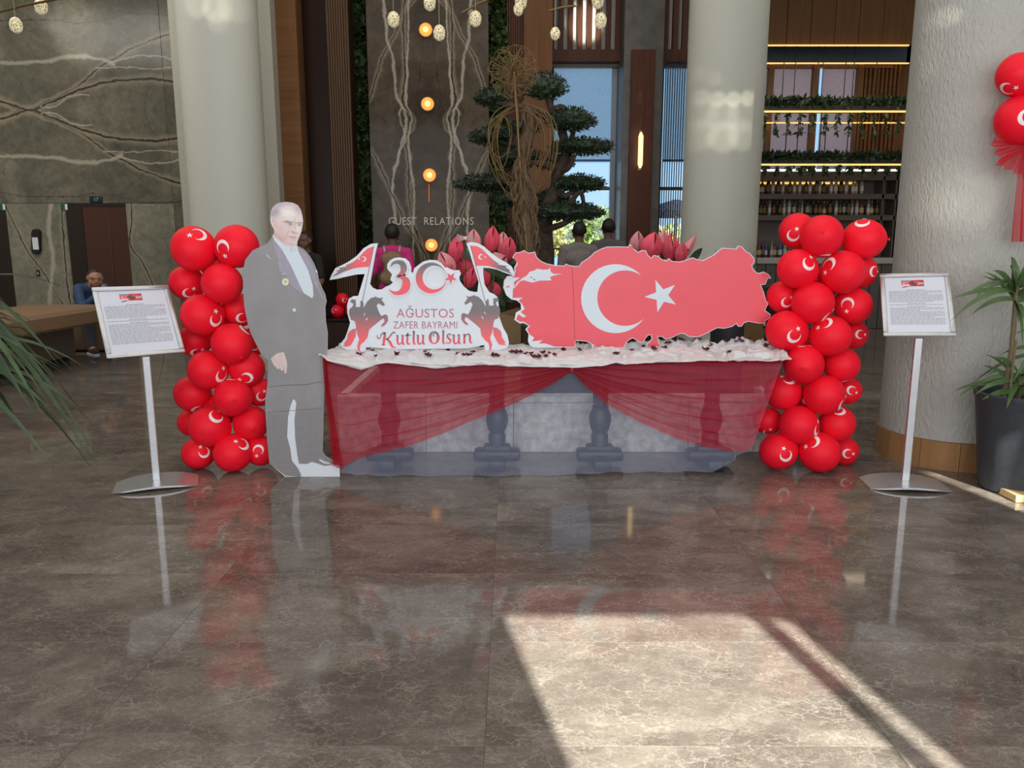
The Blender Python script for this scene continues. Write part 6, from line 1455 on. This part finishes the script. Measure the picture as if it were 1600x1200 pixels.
# ------------------------------------------------------------------ poster stands
M_PAPER = flat('white_paper', (208, 212, 224), .5, var=.01); M_TXT = flat('grey_print', (150, 152, 164), .6); M_BAN = grad('banner_red', (226, 92, 100), (190, 30, 50), 0, .3, .9)
def poster_stand(px, py, pxt, pyt, yaw, tilt, roll, label, seed, W=.37, Hh=.47, byaw=0.0):
    g_ = ground(px, py); t = thing('poster_stand', label, 'stand', (g_.x, g_.y, 0)); rz = Matrix.Rotation(byaw, 3, 'Z'); r = random.Random(seed)
    hw, hd = .235, .155; bm = B()
    def basef(top):
        def f(u, v):
            q = (u - .5) * 2; x = hw * q; y = (v - .5) * 2 * hd * (1 - .30 * abs(q) ** 4)
            z = (.006 + .026 * (1 - q * q)) if top else (.0 + .020 * (1 - q * q))
            return g_ + rz @ Vector((x, y, z))
        return f
    a = grid(bm, basef(True), 24, 8); b = grid(bm, basef(False), 24, 8)
    for i in range(24): bm.faces.new((a[i][0], b[i][0], b[i + 1][0], a[i + 1][0])); bm.faces.new((a[i][8], a[i + 1][8], b[i + 1][8], b[i][8]))
    for j in range(8): bm.faces.new((a[0][j], a[0][j + 1], b[0][j + 1], b[0][j])); bm.faces.new((a[24][j], b[24][j], b[24][j + 1], a[24][j + 1]))
    obj('base_plate', bm, M_ALU, t, recalc=True)
    zt = at(pxt, pyt, g_.y).z
    bm = B(); box(bm, (-.022, -.014, .028), (.022, .014, zt - .004), bevel=.005, rot=None)
    for v in bm.verts: v.co = g_ + rz @ v.co
    obj('pole', bm, M_ALU, t, smooth=False)
    rz = Matrix.Rotation(yaw, 3, 'Z')
    n = rz @ Vector((0, -math.cos(tilt), math.sin(tilt))); up = rz @ Vector((0, math.sin(tilt), math.cos(tilt))); rt = rz @ Vector((1, 0, 0))
    Rr_ = Matrix.Rotation(roll, 3, n); up = Rr_ @ up; rt = Rr_ @ rt
    cen = Vector((g_.x, g_.y, zt)) + up * (Hh * .5 - .012) + n * .022
    P_ = lambda x, y, o=0: cen + rt * x + up * y + n * o
    def slabp(x0, y0, x1, y1, o0, o1, bv=0):
        bm = B(); vs = box(bm, (x0, y0, o0), (x1, y1, o1), bevel=bv)
        for v in bm.verts: v.co = P_(v.co.x, v.co.y, v.co.z)
        return bm
    obj('backing_board', slabp(-W / 2 + .01, -Hh / 2 + .01, W / 2 - .01, Hh / 2 - .01, -.006, 0), M_ALU, t, smooth=False)
    fw = .028
    for x0, y0, x1, y1 in ((-W / 2, Hh / 2 - fw, W / 2, Hh / 2), (-W / 2, -Hh / 2, W / 2, -Hh / 2 + fw), (-W / 2, -Hh / 2 + fw + .001, -W / 2 + fw, Hh / 2 - fw - .001), (W / 2 - fw, -Hh / 2 + fw + .001, W / 2, Hh / 2 - fw - .001)):
        obj('snap_frame_rail', slabp(x0, y0, x1, y1, 0, .012, .005), M_ALU, t)
    bm = slabp(-.012, -.05, .012, .05, -.02, -.006); obj('bracket', bm, M_ALU, t, smooth=False)
    iw, ih = W - 2 * fw, Hh - 2 * fw
    bm = slabp(-iw / 2, -ih / 2, iw / 2, ih / 2, 0, .002); sheet = obj('poster_sheet', bm, M_PAPER, t, smooth=False)
    m2 = lambda o: (lambda x, y: P_(x, y, o))
    def flatp(nm, L, m, o):
        bm = B()
        for p in L: plate(bm, [P_(*q, o) for q in p])
        return obj(nm, bm, m, sheet, smooth=False)
    bw, by0, by1 = .062, ih / 2 - .082, ih / 2 - .022; bx = -.012
    flatp('banner_print', [[(bx - bw, by0 + .012), (bx + bw, by0 + .012), (bx + bw, by1), (bx - bw, by1)]], M_BAN, .0025)
    flatp('sky_print', [[(bx - bw, by1 - .012), (bx - .01, by1 - .010), (bx - .02, by1), (bx - bw, by1)]], flat('print_teal', (130, 150, 160), .5), .003)
    flatp('rider_print', [[(bx - .012, by1 - .012), (bx + .004, by1 - .006), (bx + .012, by1 - .022), (bx + .024, by1 - .028), (bx + .018, by0 + .016), (bx - .005, by0 + .016), (bx - .012, by1 - .034), (bx - .024, by1 - .028)]], flat('print_brown', (112, 64, 60), .5), .0032)
    flatp('snow_print', [[(bx - bw, by0 + .012), (bx - .02, by0 + .014), (bx - .014, by0 + .026), (bx - bw, by0 + .022)]], M_PAPER, .0034)
    flatp('shade_print', [[(bx - bw, by0 + .002), (bx - .03, by0 + .008), (bx - .018, by0 + .014), (bx - .05, by0 + .010)]], flat('print_dark', (60, 56, 66), .5), .003)
    bm = text_bm('30', m2(.0036), bx + .026, by1 - .018, bx + .058, by0 + .024, 0, bold=.01)
    obj('numeral_print', bm, M_WHITE, sheet, smooth=False)
    bm = B(); crescent_mesh(bm, (bx - .044, by1 - .027), .0085, (bx - .0415, by1 - .027), .0068, m2(.0036), 0, 20); plate(bm, [P_(*p, .0036) for p in star2d((bx - .030, by1 - .027), .0045, math.pi)]); obj('flag_emblem', bm, M_WHITE, sheet, smooth=False)
    # body text too small to read: rows of tiny word-sized dashes
    bm = B(); y = by0 - .018; k = 0
    while y > -ih / 2 + .055:
        if k in (0, 10, 12): ws = [(-.05, .05)]; y -= .004 if k else 0
        else:
            ws = []; x = -iw / 2 + .018; end = iw / 2 - .02 - (r.uniform(0, .14) if k in (3, 9, 15, 20) else 0)
            while x < end: L = min(r.uniform(.008, .03), end - x); ws.append((x, x + L)); x += L + .0035
        for a_, b_ in ws: bm.faces.new(ring(bm, [P_(a_, y, .0026), P_(b_, y, .0026), P_(b_, y + .0042, .0026), P_(a_, y + .0042, .0026)]))
        y -= .0098; k += 1
    o = obj('body_text_print', bm, M_TXT, sheet, smooth=False); o['kind'] = 'stuff'
    return t
poster_stand(245.5, 757, 227, 556, .66, R(35), 0, 'silver poster stand turned towards the hall centre, before the cutout-side balloons', 1, .43, .48, .36)
poster_stand(1413.5, 758, 1415.5, 527, -.36, R(41), R(3), 'silver poster stand in front of the stucco column', 2, .385, .47, -.12)

# ------------------------------------------------------------------ potted dracaena beside the stucco column
M_POTD = flat('charcoal_planter', (56, 60, 66), .55, var=.12, scale=40)
DX, DY = 3.03, 4.44
t = thing('potted_dracaena', 'dracaena in a tall charcoal tapered pot in front of the stucco column', 'plant', (DX, DY, 0))
bm = B(); lathe(bm, [(.185, 0.0), (.20, .012), (.262, .54), (.272, .56), (.275, .585), (.262, .592), (.25, .585), (.244, .53), (.01, .525)], (DX, DY, 0), 40, cap=False); obj('pot', bm, M_POTD, t)
bm = B(); r = random.Random(31); grid(bm, lambda u, v: (DX + .24 * math.sqrt(u) * math.cos(v * 2 * math.pi), DY + .24 * math.sqrt(u) * math.sin(v * 2 * math.pi), .53 + .012 * noise.noise(Vector((u * 9, v * 20, 0)))), 8, 28); o = obj('soil', bm, flat('dark_soil', (38, 33, 29), .95), t); o['kind'] = 'stuff'
M_DRAC = leafmat('dracaena_leaf', (70, 96, 52), .35); M_CANE = flat('dracaena_cane', (112, 98, 74), .8)
crowns = [((1588, 458), 34, .33, .06, 1.0), ((1592, 598), 26, .30, .055, .7), ((1640, 540), 14, .34, .055, .8)]
for (cx, cy), n_, L, w, e0 in crowns:
    c = at(cx, cy, DY - .02); rt_ = Vector((c.x + .01, DY, .525)); bm = B(); tube(bm, [rt_, rt_.lerp(c, .5) + Vector((.012, 0, 0)), c + Vector((0, 0, .04))], .014, 8); obj('cane', bm, M_CANE, t)
    for k in range(n_):
        q = k * 2.4 + r.uniform(-.3, .3); e = r.uniform(-.1, 1.35); d = Vector((math.cos(q) * math.cos(e), math.sin(q) * math.cos(e), math.sin(e)))
        if d.y > .6: d.y *= .4
        bm = B(); leaf_blade(bm, c + Vector((0, 0, r.uniform(-.06, .06))), d, (r.uniform(-.6, .6), -.9, .55), L * r.uniform(.7, 1.15), w, r.uniform(.3, .75), 7); obj('leaf', bm, M_DRAC, t)
bm = B(); a = at(1578, 615, DY - .12); tube(bm, [Vector((a.x, DY - .12, .53)), Vector((a.x, DY - .12, at(1578, 532, DY - .12).z))], .006); obj('support_cane', bm, M_CANE, t)
# wooden tray corner on the floor
g_ = ground(1587, 786); bm = B(); box(bm, (g_.x, g_.y, .0), (g_.x + .5, g_.y + .28, .045), bevel=.006)
tr = tag(obj('wooden_crate', bm, flat('pale_pine', (206, 178, 128), .6), loc=(g_.x + .2, g_.y + .1, 0), smooth=False), 'corner of a low pale wooden crate on the floor by the charcoal pot', 'crate')

# ------------------------------------------------------------------ palm at the far edge of the hall
t = thing('potted_palm', 'arching palm fronds of a potted plant beside the tan bench', 'plant', (-3.0, 3.55, 0))
bm = B(); lathe(bm, [(.16, 0), (.17, .01), (.22, .46), (.235, .48), (.22, .5), (.2, .46), (.01, .45)], (-3.0, 3.55, 0), 28, cap=False); obj('pot', bm, M_POTD, t)
M_PALM = leafmat('palm_leaf', (50, 70, 38), .5); r = random.Random(77)
bm = B(); tube(bm, [(-3.0, 3.55, .45), (-2.86, 3.55, .9), (-2.62, 3.55, 1.28)], .03, 8); obj('trunk', bm, M_CANE, t)
for k in range(60):
    q = r.uniform(-1.3, 1.3) if k % 3 else r.uniform(0, 6.28); e = r.uniform(-.5, .9); d = Vector((math.cos(q) * math.cos(e), math.sin(q) * math.cos(e), math.sin(e))); h_ = r.choice([.85, 1.0, 1.25, 1.28, 1.1])
    bm = B(); leaf_blade(bm, (-2.64, 3.55, h_), d, (r.uniform(-.5, .5), -.8, .6), r.uniform(.42, .74), .042, r.uniform(.45, 1.0), 8); obj('leaf', bm, M_PALM, t)
